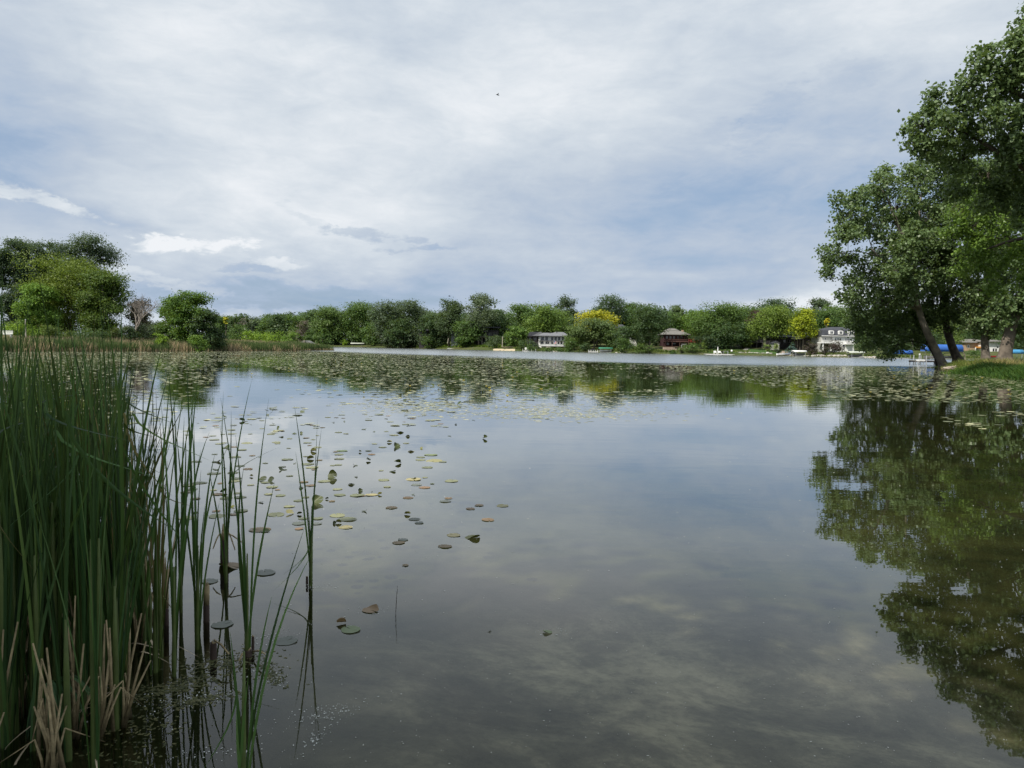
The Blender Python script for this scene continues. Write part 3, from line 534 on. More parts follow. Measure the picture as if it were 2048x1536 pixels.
blades('shore_grass', np.column_stack([xy, z - 0.05]), RNG.uniform(0.25, 0.8, len(xy)), 0.35, (0.09, 0.13, 0.03), GRASSM, RNG, 0.4)
xy = along([(1560, 236), (1640, 226), (1740, 216), (1840, 218), (1980, 220)], 4000, 5, RNG, 1.5); z = gz(xy[:, 0], xy[:, 1])
blades('shore_grass', np.column_stack([xy, z - 0.05]), RNG.uniform(0.2, 0.6, len(xy)), 0.35, (0.09, 0.13, 0.03), GRASSM, RNG, 0.4)
# left reed belt
BELT = [(-60, 97.5), (0, 99), (120, 107), (300, 121.5), (420, 136), (540, 156), (668, 181)]
def cl(xy, s, seed): return 0.5 + 0.5 * vnoise(xy[:, 0], xy[:, 1], s, seed) * 1.6
xy = along(BELT, 34000, 8, RNG, 0.0); k = cl(xy, 0.35, 21) + RNG.normal(size=len(xy)) * 0.15 > 0.33
xg = xy[k]; zq = np.maximum(gz(xg[:, 0], xg[:, 1]), -0.2)
blades('reeds', np.column_stack([xg, zq - 0.05]), RNG.uniform(1.15, 2.05, len(xg)) * np.clip(0.80 + 0.35 * vnoise(xg[:, 0], xg[:, 1], 0.4, 8), 0.5, 1.2), 0.075, (0.075, 0.115, 0.040), REED, RNG, 0.10)
xt = along(BELT, 11000, 6, RNG, -0.3); zq = np.maximum(gz(xt[:, 0], xt[:, 1]), -0.2)
blades('dry_reeds', np.column_stack([xt, zq - 0.05]), RNG.uniform(0.3, 0.95, len(xt)) * np.where(cl(xt, 0.35, 21) < 0.4, 1.7, 0.8), 0.075, (0.36, 0.28, 0.17), DRY, RNG, 0.16)
xm = along(BELT, 16000, 34, RNG, 7.0); zq = gz(xm[:, 0], xm[:, 1])
blades('dry_marsh_grass', np.column_stack([xm, zq - 0.05]), RNG.uniform(0.9, 1.9, len(xm)), 0.10, (0.27, 0.22, 0.14), DRY, RNG, 0.2)
xm = along(BELT, 15000, 30, RNG, 8.0); zq = gz(xm[:, 0], xm[:, 1])
blades('marsh_grass', np.column_stack([xm, zq - 0.05]), RNG.uniform(0.7, 1.6, len(xm)), 0.12, (0.10, 0.145, 0.040), GRASSM, RNG, 0.2)
# ---------------------------------------------------------------- houses
WHITE = mat('white_paint', (0.80, 0.80, 0.78), 0.55, 1.5, 0.06); DARKW = mat('dark_siding', (0.045, 0.042, 0.045), 0.8, 1.5, 0.2); GREYW = mat('grey_siding', (0.20, 0.20, 0.19), 0.8, 1.5, 0.15)
ROOFG = mat('grey_shingle', (0.19, 0.195, 0.21), 0.9, 1.2, 0.22, 0.02); ROOFD = mat('charcoal_shingle', (0.060, 0.064, 0.078), 0.85, 1.2, 0.25, 0.02); ROOFT = mat('tan_grey_shingle', (0.19, 0.18, 0.165), 0.9, 1.2, 0.2, 0.02)
REDR = mat('red_metal_roof', (0.30, 0.035, 0.032), 0.6, 1.2, 0.15); REDW = mat('maroon_siding', (0.050, 0.018, 0.021), 0.8, 1.5, 0.2); TANW = mat('tan_siding', (0.42, 0.30, 0.20), 0.8, 1.5, 0.15); BRNW = mat('brown_siding', (0.12, 0.10, 0.088), 0.85, 1.5, 0.2)
GLASS = mat('window_glass', (0.025, 0.030, 0.036), 0.08, 1.0, 0.2, spec=0.8); DECKW = mat('weathered_wood', (0.30, 0.26, 0.22), 0.85, 4, 0.25); PINKW = mat('reddish_deck_wood', (0.17, 0.09, 0.075), 0.85, 4, 0.25)
STONE = mat('pale_stone', (0.46, 0.42, 0.36), 0.9, 1.6, 0.3, 0.04); ROCK = mat('riprap_rock', (0.42, 0.40, 0.36), 0.9, 1.3, 0.35, 0.05); ALU = mat('aluminium', (0.62, 0.63, 0.64), 0.4, 3, 0.08, metal=0.6)
BLUEC = mat('blue_canvas', (0.035, 0.13, 0.44), 0.6, 0.8, 0.12); GREENC = mat('green_canvas', (0.05, 0.22, 0.13), 0.6, 0.8, 0.12); PALEC = mat('pale_canvas', (0.50, 0.53, 0.45), 0.6, 0.8, 0.1); REDP = mat('red_plastic', (0.50, 0.03, 0.04), 0.4, 1, 0.1)
ORANGEW = mat('orange_awning', (0.62, 0.28, 0.06), 0.7, 1, 0.15); BLUEP = mat('light_blue_tarp', (0.07, 0.30, 0.55), 0.6, 1, 0.2); BLACKP = mat('black_rubber', (0.02, 0.02, 0.022), 0.6, 2, 0.2)
class House:
    def __init__(s, name, px0, ybase, Y, label, cat='house', rz=0.0):
        s.px0, s.yb, s.Y, s.S = px0, ybase, Y, Y / F
        s.g = at(px0, ybase, Y); s.root = empty(name, tuple(s.g), rz, label, cat); s.h0 = hor(px0)
    def X(s, px): return (px - s.px0) * s.S
    def Z(s, py): return (s.yb - py) * s.S
    def box(s, name, m, x0, x1, ytop, ybot, d0, d1, parent=None, bevel=0):
        return MB().box(s.X(x0), s.X(x1), d0, d1, s.Z(ybot), s.Z(ytop)).build(name, m, parent or s.root, bevel=bevel)
    def window(s, x0, x1, y0, y1, fm=None, front=0.0, mull=0, name='window'):
        a, b, c, d = s.X(x0), s.X(x1), s.Z(y1), s.Z(y0); f = 0.09
        mb = MB().box(a, b, front - 0.07, front - 0.004, c, c + f).box(a, b, front - 0.07, front - 0.004, d - f, d).box(a, a + f, front - 0.066, front - 0.004, c + f, d - f).box(b - f, b, front - 0.066, front - 0.004, c + f, d - f)
        for k in range(mull): xm = a + (b - a) * (k + 1) / (mull + 1); mb.box(xm - 0.04, xm + 0.04, front - 0.062, front - 0.004, c + f, d - f)
        w_ = mb.build(name, fm or WHITE, s.root)
        MB().box(a + f, b - f, front - 0.03, front - 0.004, c + f, d - f).build('pane', GLASS, w_); return w_
    def hip(s, m, x0, x1, yeave, ytop, d0, d1, r0, r1, name='roof', th=0.2):
        return MB().hip(s.X(x0), s.X(x1), d0, d1, s.Z(yeave), s.Z(ytop), s.X(r0), s.X(r1), th).build(name, m, s.root)
    def posts(s, xs, y0, y1, front, m=None, w_=0.16, name='post'):
        for x in xs: MB().box(s.X(x) - w_ / 2, s.X(x) + w_ / 2, front, front + w_, s.Z(y1), s.Z(y0)).build(name, m or WHITE, s.root)
    def rail(s, x0, x1, y0, y1, front, m, n=14, name='railing'):
        mb = MB().box(s.X(x0), s.X(x1), front, front + 0.08, s.Z(y0) - 0.08, s.Z(y0)).box(s.X(x0), s.X(x1), front, front + 0.08, s.Z(y1), s.Z(y1) + 0.06)
        for k in range(n + 1):
            x = s.X(x0) + (s.X(x1) - s.X(x0) - 0.06) * k / n; mb.box(x, x + 0.06, front + 0.01, front + 0.07, s.Z(y1) + 0.06, s.Z(y0) - 0.08)
        return mb.build(name, m, s.root)
# white two storey house
h = House('white_house', 1102, 693, 284, 'white two storey lake house with grey roof and long white balcony')
h.box('wall', WHITE, 1078, 1131, 672.5, 700, 0, 8)
h.hip(ROOFG, 1074, 1133, 672.5, 665.5, -1.2, 9, 1087, 1124); h.hip(ROOFG, 1098, 1136, 670.5, 663.5, 0.6, 8.4, 1111, 1128, name='upper_roof')
h.box('floor_band', DARKW, 1076.5, 1129, 681.3, 682.6, -1.3, -0.01)
for a, b in [(1082, 1087.5), (1090.4, 1095.6), (1102, 1106), (1109, 1113), (1116, 1120), (1123.3, 1127)]: h.window(a, b, 673.6, 680.3, DARKW)
for a, b in [(1081.5, 1087), (1091, 1094.2), (1094.8, 1098), (1102.3, 1105.8), (1115.5, 1118.2), (1121, 1124)]: h.window(a, b, 683.4, 688.2, DARKW)
h.box('deck', WHITE, 1082, 1126, 691.2, 692.4, -3.2, -0.01); h.rail(1082, 1126, 688.8, 691.2, -3.2, WHITE, 40); h.posts([1083, 1098, 1112, 1125], 692.4, 698, -3.0, DARKW)
h.box('under_deck_box', DARKW, 1100, 1126, 692.6, 698, -1.6, -0.02)  # plain dark box filling the space below the deck
MB().tube([(h.X(1100), 3, h.Z(668)), (h.X(1100), 3, h.Z(663.5))], 0.15, 8).build('vent_pipe', DARKW, h.root); MB().tube([(h.X(1114), 3, h.Z(667)), (h.X(1114), 3, h.Z(662.5))], 0.15, 8).build('vent_pipe', DARKW, h.root)
s_ = MB()
for k in range(7): s_.box(h.X(1092 - k * 0.4), h.X(1100 - k * 0.4), -3.4 - k * 0.4, -3.0 - k * 0.4, -1.2, -0.15 * k - 0.1)
s_.build('steps', STONE, h.root)
# flag on the balcony
fl = empty('flag', tuple(at(1110, 688, 280.5)), 0, 'red and white striped flag with blue corner hanging on the white balcony', 'flag')
S_ = 280.5 / F; fm = MB(); fw_ = MB(); fb = MB()
for k in range(7): (fm if k % 2 == 0 else fw_).box(-0.33 + k * 0.094, -0.33 + (k + 1) * 0.094, -0.02, 0.02, 0.0, 1.0 if k > 2 else 0.55)
fm.box(-0.33 + 6.6 * 0.1, 0.40, -0.021, 0.021, 0, 1.0); fb.box(-0.33, -0.05, -0.02, 0.02, 0.552, 1.0)
fm.build('red_stripes', REDP, fl); fw_.build('white_stripes', WHITE, fl); fb.build('blue_corner', BLUEC, fl); MB().tube([(-0.45, 0, 1.15), (0.45, 0, 1.05)], 0.03, 6).build('pole', ALU, fl)
# dark gabled house beside it
h = House('dark_house', 1068, 692, 290, 'low dark house with charcoal gable roof left of the white house')
h.box('wall', DARKW, 1054, 1086, 673, 700, 0, 8); h.box('eave', DARKW, 1052, 1088, 672, 673.2, -1.0, 8.5)
MB().prism([(h.X(1053), h.Z(672)), (h.X(1059), h.Z(664)), (h.X(1080), h.Z(664)), (h.X(1087), h.Z(672))], -0.6, 8).build('roof', ROOFD, h.root)
MB().prism([(h.X(1063), h.Z(672.1)), (h.X(1080), h.Z(663.6)), (h.X(1082), h.Z(663.6)), (h.X(1088), h.Z(672.1))], -1.2, -0.6).build('gable', ROOFG, h.root)
h.window(1058, 1062, 675, 681, GREYW); h.window(1067, 1073, 675, 681, GREYW)
# roof behind the golden tree
h = House('grey_roofed_house', 1247, 693, 292, 'grey hip roofed house between the golden tree and the stout trunked tree')
h.box('wall', GREYW, 1234, 1260, 661, 700, 0, 9); h.hip(ROOFD, 1228, 1262, 661, 648.5, -1.2, 10, 1238, 1247); h.window(1249, 1254, 663, 668, WHITE)
h = House('white_garage', 1268, 692, 272, 'small white walled garage with dark slanted roof left of the stout trunk', 'garage')
MB().prism([(h.X(1262.5), h.Z(694)), (h.X(1262.5), h.Z(675)), (h.X(1265.5), h.Z(674)), (h.X(1273), h.Z(687)), (h.X(1273), h.Z(694))], 0, 5).build('wall', WHITE, h.root)
MB().prism([(h.X(1265.5), h.Z(673.3)), (h.X(1265.5), h.Z(674.3)), (h.X(1274.5), h.Z(689.5)), (h.X(1274.5), h.Z(688.5))], -0.3, 5.3).build('roof', ROOFD, h.root)
h.window(1265, 1267.4, 680, 685, WHITE)
# red house
h = House('red_house', 1352, 693, 275, 'dark red two storey house with pale grey hip roof and wooden deck')
h.box('wall', REDW, 1327, 1376, 670, 699, 0, 9); h.hip(ROOFT, 1324, 1379, 670, 661.5, -1.4, 10, 1337, 1369)
h.box('chimney', TANW, 1367, 1370.6, 659.5, 667, 3.2, 4.2)
for a, b in [(1331, 1336), (1338, 1343), (1345, 1350), (1353, 1358), (1360, 1365), (1368, 1373)]: h.window(a, b, 672, 678, PINKW)
for a, b in [(1333, 1339), (1345, 1352), (1358, 1364)]: h.window(a, b, 685.5, 690.5, PINKW)
h.box('deck', PINKW, 1327, 1374, 683, 684, -3.0, -0.01); h.rail(1327, 1374, 678.8, 683, -3.0, PINKW, 30); h.posts([1328, 1341, 1356, 1373], 684, 696, -2.9, PINKW)
h.box('wing_wall', TANW, 1376.6, 1403.5, 684.5, 699, 0.5, 7); MB().prism([(h.X(1375.8), h.Z(684.8)), (h.X(1375.8), h.Z(677)), (h.X(1400), h.Z(677)), (h.X(1405), h.Z(684.8))], -0.5, 7.5).build('wing_roof', REDR, h.root)
h.window(1381, 1386, 686.5, 690.5, WHITE, 0.5); h.window(1394, 1399, 686.5, 690.5, WHITE, 0.5); h.box('side_wall', REDW, 1403.6, 1422, 680, 699, 2, 8); h.box('side_roof', ROOFD, 1402, 1424, 678.6, 680, 1.2, 8.4)
h = House('hillside_house', 1345, 690, 310, 'pale roofed house higher on the slope just above the red house')
h.box('wall', GREYW, 1336, 1354, 662, 695, 0, 6); h.hip(ROOFT, 1333, 1357, 662, 656.5, -0.8, 6.8, 1341, 1351); h.window(1340, 1344, 663.5, 667, WHITE)
# house with grey deck
h = House('grey_deck_house', 1505, 696, 266, 'shaded dark house on grey posts with deck at the top of the lawn ramp')
h.box('wall', DARKW, 1487, 1530, 667, 702, 2.0, 9); h.box('roof', ROOFD, 1484, 1533, 664.5, 667, 0.8, 10)
h.box('deck', GREYW, 1481, 1505, 682, 684.4, -1.6, 1.99); h.box('porch_floor', GREYW, 1505.2, 1530, 684.6, 685.6, -0.6, 1.99); h.rail(1481, 1505, 677, 682, -1.6, GREYW, 12)
h.posts([1489, 1499.5], 684.4, 700, -1.5, GREYW, 0.4); h.posts([1512.5, 1523.5], 685.6, 700, -0.5, GREYW, 0.25); h.posts([1486.5, 1498], 667, 677, -1.4, GREYW, 0.2)
for a, b in [(1491, 1496), (1503, 1510), (1514, 1521)]: h.window(a, b, 672, 680, GREYW, 2.0)
# shed and dark house
h = House('dark_boathouse', 1565, 697, 256, 'dark broad house behind the small grey shed and the yellow tree')
h.box('wall', DARKW, 1547, 1583, 675, 703, 0, 8); h.hip(ROOFD, 1543, 1587, 675, 668, -1, 9, 1556, 1574); h.window(1566, 1571, 679, 685, GREYW); h.window(1574, 1579, 679, 685, GREYW)
h = House('garden_shed', 1552, 697, 247, 'small grey gabled shed behind the two lime shrubs', 'shed')
MB().prism([(h.X(1546.5), h.Z(700)), (h.X(1546.5), h.Z(686.5)), (h.X(1552.5), h.Z(683)), (h.X(1558.5), h.Z(686.5)), (h.X(1558.5), h.Z(700))], 0, 3).build('wall', mat('pale_grey_siding', (0.36, 0.37, 0.34), 0.8), h.root)
MB().prism([(h.X(1545), h.Z(687.6)), (h.X(1552.5), h.Z(683)), (h.X(1560), h.Z(687.6)), (h.X(1560), h.Z(686.4)), (h.X(1552.5), h.Z(681.8)), (h.X(1545), h.Z(686.4))], -0.3, 3.3).build('roof', ROOFD, h.root)
h.box('door', DARKW, 1550.8, 1554.2, 688.5, 696, -0.04, -0.003)
# brown house
h = House('brown_house', 1615, 699, 250, 'low brown house with dark hip roof joined to the left of the mansard house')
h.box('wall', BRNW, 1611, 1640, 675, 704, 0, 8); h.box('side_wall', BRNW, 1594, 1610.8, 680, 704, 1.5, 8); h.hip(ROOFD, 1608, 1645, 674.6, 664.5, -1.0, 9, 1622, 1642)
h.box('fascia', WHITE, 1608, 1641, 673.8, 674.7, -1.12, -1.02); h.hip(ROOFD, 1590, 1613, 680, 673, 0.6, 9, 1600, 1612, name='side_roof')
h.posts([1597, 1602, 1607], 680, 700, 1.0, DECKW, 0.2)
for a, b in [(1613, 1618), (1622, 1627), (1631, 1636)]: h.window(a, b, 679, 688, DECKW)
h.window(1603.5, 1607, 684, 695, DECKW, 1.5)
# mansard house
h = House('mansard_house', 1675, 698, 240, 'white house with black mansard roof, three white dormers and a balcony')
LGW = mat('light_grey_siding', (0.48, 0.48, 0.45), 0.8, 1.5, 0.1)
h.box('wall', WHITE, 1665.2, 1709, 672, 704, 0, 9); h.box('side_wall', LGW, 1643, 1665, 672, 704, 0.6, 9)
x0, x1 = 1641.3, 1710; V = [(h.X(x0), -0.5, h.Z(672)), (h.X(x1), -0.5, h.Z(672)), (h.X(x1), 9.5, h.Z(672)), (h.X(x0), 9.5, h.Z(672)), (h.X(1644), 0.2, h.Z(660)), (h.X(1707.5), 0.2, h.Z(660)), (h.X(1707.5), 8.8, h.Z(660)), (h.X(1644), 8.8, h.Z(660)), (h.X(1672), 4.5, h.Z(653.4)), (h.X(1702), 4.5, h.Z(653.4))]
MB().add(V, [(0, 3, 2, 1), (0, 1, 5, 4), (1, 2, 6, 5), (2, 3, 7, 6), (3, 0, 4, 7), (4, 5, 9, 8), (5, 6, 9), (6, 7, 8, 9), (7, 4, 8)]).build('roof', ROOFD, h.root)
h.box('fascia', WHITE, 1641, 1710.3, 671.6, 672.7, -0.75, -0.51)
for a, b, y0, y1 in [(1655.3, 1664.8, 661.2, 669), (1674, 1683.2, 661.2, 669), (1693.4, 1705, 661, 670.6)]:
    A, B_ = h.X(a), h.X(b); z0, z1 = h.Z(y1), h.Z(y0)
    prof = [(A, z0)] + [(A + (B_ - A) * (0.5 - 0.5 * math.cos(q)), z1 - 0.3 + 0.3 * math.sin(q)) for q in np.linspace(0, PI, 7)] + [(B_, z0)]
    dm = MB().prism(prof, -0.75, 2.0).build('dormer', WHITE, h.root)
    MB().box(A + 0.38, (A + B_) / 2 - 0.06, -0.80, -0.752, z0 + 0.22, z1 - 0.3).box((A + B_) / 2 + 0.06, B_ - 0.38, -0.80, -0.752, z0 + 0.22, z1 - 0.3).build('pane', GLASS, dm)
for a, b in [(1668.6, 1672.4), (1673.4, 1677), (1678, 1681.8), (1689.8, 1692.6), (1693.6, 1696.6), (1697.4, 1700), (1700.8, 1703.6)]: h.window(a, b, 676, 683 if a > 1689 else 681.4, WHITE)
h.window(1649.5, 1653.5, 675.6, 680.2, WHITE, 0.6); h.window(1661, 1664, 675.6, 680, WHITE, 0.6); h.window(1669, 1674, 688.5, 694, WHITE); h.window(1684, 1690, 688.5, 694, WHITE)
h.box('balcony', WHITE, 1635.5, 1664, 685.2, 687.2, -3.0, 0.59); h.rail(1635.5, 1664, 681.6, 685.2, -3.0, WHITE, 20); h.posts([1639, 1654.8], 687.2, 702, -2.8, WHITE, 0.32)
h.box('small_balcony', WHITE, 1688.5, 1706, 687, 688.6, -1.6, -0.01); h.rail(1688.5, 1706, 683.6, 687, -1.6, DARKW, 14, 'iron_railing'); h.posts([1702.4], 688.6, 702, -1.5, WHITE, 0.22)
h.box('basement_opening', DARKW, 1645, 1658, 689, 696, 0.5, 0.597)
# houses seen between the cottonwood trunks
h = House('grey_house', 1812, 700, 262, 'pale grey roofed house glimpsed left of the leaning trunk')
h.box('wall', BRNW, 1802, 1826, 680, 706, 0, 8); h.hip(ROOFT, 1799, 1829, 680, 668.5, -1, 9, 1808, 1820); h.window(1805, 1809, 684, 689, WHITE); h.window(1814, 1819, 684, 689, WHITE)
h = House('tan_house', 1952, 706, 262, 'tan house with orange awning glimpsed between two upright trunks')
h.box('wall', TANW, 1930, 1972, 686, 712, 0, 8); h.hip(ROOFT, 1927, 1975, 686, 678, -1, 9, 1938, 1964); h.box('opening', DARKW, 1951, 1964, 696, 705, -0.05, -0.005)
MB().prism([(-0.0, 0)] and [(h.X(1949), h.Z(696)), (h.X(1949), h.Z(693)), (h.X(1970), h.Z(693)), (h.X(1970), h.Z(696))], -2.2, -0.01).build('awning', ORANGEW, h.root); h.posts([1944, 1957], 695, 710, -2.0, WHITE, 0.25); h.window(1934, 1938, 690, 696, WHITE)
h.box('inner_post', REDR, 1957, 1958, 696, 705, -0.1, -0.051)
h = House('pale_house', 1990, 708, 256, 'white and grey house framed by the two rightmost trunks')
h.box('wall', WHITE, 1976, 2012, 684, 712, 0, 9); h.box('base_wall', GREYW, 1976, 2012.2, 704, 713, -0.05, -0.004); h.hip(ROOFT, 1972, 2016, 684, 679, -1, 10, 1982, 2004)
h.window(1985, 1988, 697, 702.6, DARKW); h.window(1990, 1993, 697, 702.6, DARKW); h.window(1993, 1996, 693, 695.6, DARKW)
h = House('white_bungalow', 1921, 700, 300, 'small white roofed building high between the middle trunks')
h.box('wall', WHITE, 1914, 1930, 685, 704, 0, 6); h.hip(mat('white_roof', (0.7, 0.7, 0.68), 0.7), 1912, 1932, 685, 681.5, -0.8, 7, 1917, 1927); h.window(1917, 1920, 686.5, 690, DARKW)
# houses hidden in the left shoreline wood
h = House('small_dark_house', 845, 690, 331, 'small dark house half hidden in trees above the left end of the green bank')
h.box('wall', DARKW, 838, 858, 661, 700, 0, 8); h.hip(ROOFD, 835, 861, 661, 655, -1, 9, 843, 852); h.window(841, 844, 664, 669, GREYW); h.window(850, 854, 664, 669, GREYW)
h = House('grey_walled_house', 910, 690, 320, 'tall grey walled house beside the thick grey trunk')
h.box('wall', mat('blue_grey_siding', (0.22, 0.23, 0.26), 0.8), 902, 916, 656, 700, 0, 7); h.hip(ROOFD, 899, 919, 656, 650, -0.6, 8, 905, 912); h.window(909, 912, 660, 665, WHITE)
h = House('shaded_house', 976, 690, 314, 'shaded dark wooden house behind the trunk of the tallest cottonwood')
h.box('wall', DARKW, 948, 996, 660, 698, 3, 9); h.box('roof', ROOFD, 944, 1000, 653.5, 655.6, 1, 10); h.box('lower_roof', ROOFG, 948, 972, 663, 664.2, 0, 2.9); h.box('deck', DECKW, 956, 974, 673.5, 675, -0.5, 2.9); h.posts([957, 964, 973], 675, 692, -0.4, DECKW, 0.3)
for a, b in [(952, 957), (976, 982), (986, 992)]: h.window(a, b, 662 + 3, 671, GREYW, 3.0)
h = House('white_gable_house', 491, 668, 440, 'small white gabled house on the distant rise behind the lime shrubs')
MB().prism([(h.X(487), h.Z(672)), (h.X(487), h.Z(657)), (h.X(489), h.Z(653.5)), (h.X(491), h.Z(657)), (h.X(497), h.Z(657)), (h.X(497), h.Z(672))], 0, 8).build('wall', WHITE, h.root)
MB().prism([(h.X(491), h.Z(657)), (h.X(489.6), h.Z(654)), (h.X(496), h.Z(654)), (h.X(498), h.Z(657))], -0.3, 8.3).build('roof', ROOFG, h.root)
h = House('low_white_building', 327, 668, 300, 'long low white building seen between bare tree and round tree', 'building')
h.box('wall', GREYW, 314, 340, 658.5, 672, 0, 8); h.box('roof', WHITE, 312, 342, 656.8, 658.4, -0.6, 8.6); h.window(320, 326, 660, 662.6, WHITE); h.window(330, 336, 660, 662.6, WHITE)
for px, py, Y, lb in [(706, 663, 376, 'left pale house showing through the shoreline wood'), (757, 666, 362, 'right pale house showing through the shoreline wood')]:
    h = House('pale_cottage', px, 680, Y, lb); h.box('wall', mat('cream_siding', (0.62, 0.60, 0.55), 0.8), px - 4, px + 4, py, 685, 0, 6); h.hip(ROOFT, px - 6, px + 6, py, py - 3, -0.6, 7, px - 3, px + 3); h.window(px - 3, px, py + 2, py + 5, DARKW)
# ---------------------------------------------------------------- lakeside furniture
def boat_lift(px, ybot, Y, wpx, ytop, m, label, cat='boat lift', depth=2.6, boat=None, frame=None, hcan=0.55):
    S = Y / F; g = at(px, ybot, Y); L = wpx * S / 2; H = (ybot - ytop) * S
    root = empty('boat_lift', (g.x, Y, 0), 0, label, cat); zt = CAMH - (ytop - hor(px)) * S; hc = min(hcan, zt * 0.5)
    prof = [(-depth / 2 + 0.0, zt - hc), (-depth / 2 + 0.15, zt - hc * 0.35), (-depth / 4, zt - 0.04), (0, zt), (depth / 4, zt - 0.04), (depth / 2 - 0.15, zt - hc * 0.35), (depth / 2, zt - hc)]
    V = []; n = len(prof)
    for k, (x, f) in enumerate([(-L, 0.75), (-L * 0.96, 1), (-L * 0.3, 1.0), (L * 0.3, 1.0), (L * 0.96, 1), (L, 0.75)]):
        V += [(x, y * f, z if f == 1 else z - (z - zt + hc) * 0.35) for y, z in prof]
    Fs = [(k * n + i, (k + 1) * n + i, (k + 1) * n + i + 1, k * n + i + 1) for k in range(5) for i in range(n - 1)] + [tuple(range(n))[::-1], tuple(range(5 * n, 6 * n))] + [(0, n - 1, 2 * n - 1, n)] + [(k * n, (k) * n + n - 1, (k + 1) * n + n - 1, (k + 1) * n) for k in range(1, 5)]
    MB().add(V, Fs).build('canopy', m, root, True)
    fr_ = frame or ALU
    for sx in (-1, 1):
        for sy in (-1, 1): MB().tube([(sx * L * 0.72, sy * depth * 0.45, -0.9), (sx * L * 0.72, sy * depth * 0.45, zt - hc + 0.05)], 0.05, 6).build('leg', fr_, root)
    MB().box(-L * 0.75, L * 0.75, -depth * 0.45 - 0.04, -depth * 0.45 + 0.04, 0.12, 0.22).box(-L * 0.75, L * 0.75, depth * 0.45 - 0.04, depth * 0.45 + 0.04, 0.12, 0.22).box(-L * 0.5, -L * 0.5 + 0.1, -depth * 0.45, depth * 0.45, 0.225, 0.3).box(L * 0.5, L * 0.5 + 0.1, -depth * 0.45, depth * 0.45, 0.225, 0.3).build('frame', fr_, root)
    if boat: hull(boat[0], g.x, Y, L * 0.85, depth * 0.33, 0.30, 0.7, boat[1], boat[2])
    return root
def hull(name, x, y, L, B_, z, hh, m, label, rz=0.0, cat='boat', trim=None, seats=True):
    root = empty(name, (x, y, z), rz, label, cat); V = []; ns = 9
    for k in range(ns):
        u = k / (ns - 1); w_ = B_ * (1 - max(0, (u - 0.45) / 0.55) ** 2.2) * (0.92 if k == 0 else 1); up = 0.25 * hh * max(0, (u - 0.5) / 0.5) ** 2; xx = -L + 2 * L * u; w_ = max(w_, 0.02)
        V += [(xx, -w_, hh + up), (xx, -w_ * 0.85, hh * 0.35 + up), (xx, 0, up * 1.6), (xx, w_ * 0.85, hh * 0.35 + up), (xx, w_, hh + up), (xx, w_ * 0.88, hh * 0.9 + up), (xx, w_ * 0.6, hh * 0.38 + up), (xx, -w_ * 0.6, hh * 0.38 + up), (xx, -w_ * 0.88, hh * 0.9 + up)]
    Fs = [(k * 9 + i, k * 9 + (i + 1) % 9, (k + 1) * 9 + (i + 1) % 9, (k + 1) * 9 + i) for k in range(ns - 1) for i in range(9)] + [tuple(range(9)), tuple(range(9 * (ns - 1), 9 * ns))[::-1]]
    MB().add(V, Fs).build('hull', m, root, False)
    if seats:
        for q in (-0.45, 0.1): MB().box(q * L, q * L + 0.3, -B_ * 0.8, B_ * 0.8, hh * 0.6, hh * 0.66).build('seat', trim or DECKW, root)
    return root
boat_lift(715, 693, 352, 27, 685.6, PALEC, 'boat lift with pale canopy before the dark wood at the lake narrows', frame=DECKW)
boat_lift(1211, 706, 262, 28, 694.8, GREENC, 'boat lift with long dark green canopy under the willow', boat=('fishing_boat', WHITE, 'white fishing boat under the dark green canopy'))
boat_lift(1598, 713, 229, 26, 700.6, WHITE, 'boat lift with white rounded cover before the brown house', boat=('fishing_boat', GREYW, 'grey fishing boat hanging under the white rounded cover'))
boat_lift(1711, 714, 212, 31, 702.6, PALEC, 'boat lift with pale olive canopy below the mansard house', boat=('fishing_boat', GREYW, 'grey fishing boat under the pale olive canopy'))
boat_lift(1883, 716, 212, 76, 689, BLUEC, 'boat lift with tall bright blue canopy behind the leaning trunk', depth=3.4, hcan=2.0, boat=('motor_boat', GREYW, 'grey motor boat below the tall blue canopy'))
boat_lift(1800, 716, 215, 44, 700, BLUEC, 'boat lift with low blue canopy left of the tall blue one', depth=2.8, hcan=1.3)
boat_lift(2028, 712, 214, 30, 699, BLUEP, 'boat lift with light blue tarp right of the rightmost trunk', depth=2.4, hcan=1.2)
hull('rowing_boat', at(905, 699, 316).x, 313.5, 1.9, 0.6, -0.08, 0.55, WHITE, 'white rowing boat moored at the green bank')
hull('red_canoe', at(1990, 711, 222).x, 222, 2.4, 0.55, 0.75, 0.5, REDP, 'red canoe lying on the bank before the white and grey house', cat='canoe')
hull('hammock', at(1016, 692, 275).x, 279, 2.0, 0.45, 1.15, 0.35, DECKW, 'pale cloth hammock slung near the lawn left of the white house', cat='hammock', seats=False)
hull('jet_ski', at(1563, 711, 231).x, 231.5, 1.3, 0.45, 0.15, 0.7, WHITE, 'white jet ski left of the white rounded cover', cat='jet ski'); hull('jet_ski', at(1577, 711, 231).x, 232.5, 1.3, 0.45, 0.35, 0.7, mat('pale_blue_plastic', (0.5, 0.56, 0.66), 0.4), 'pale blue jet ski beside the white rounded cover', cat='jet ski')
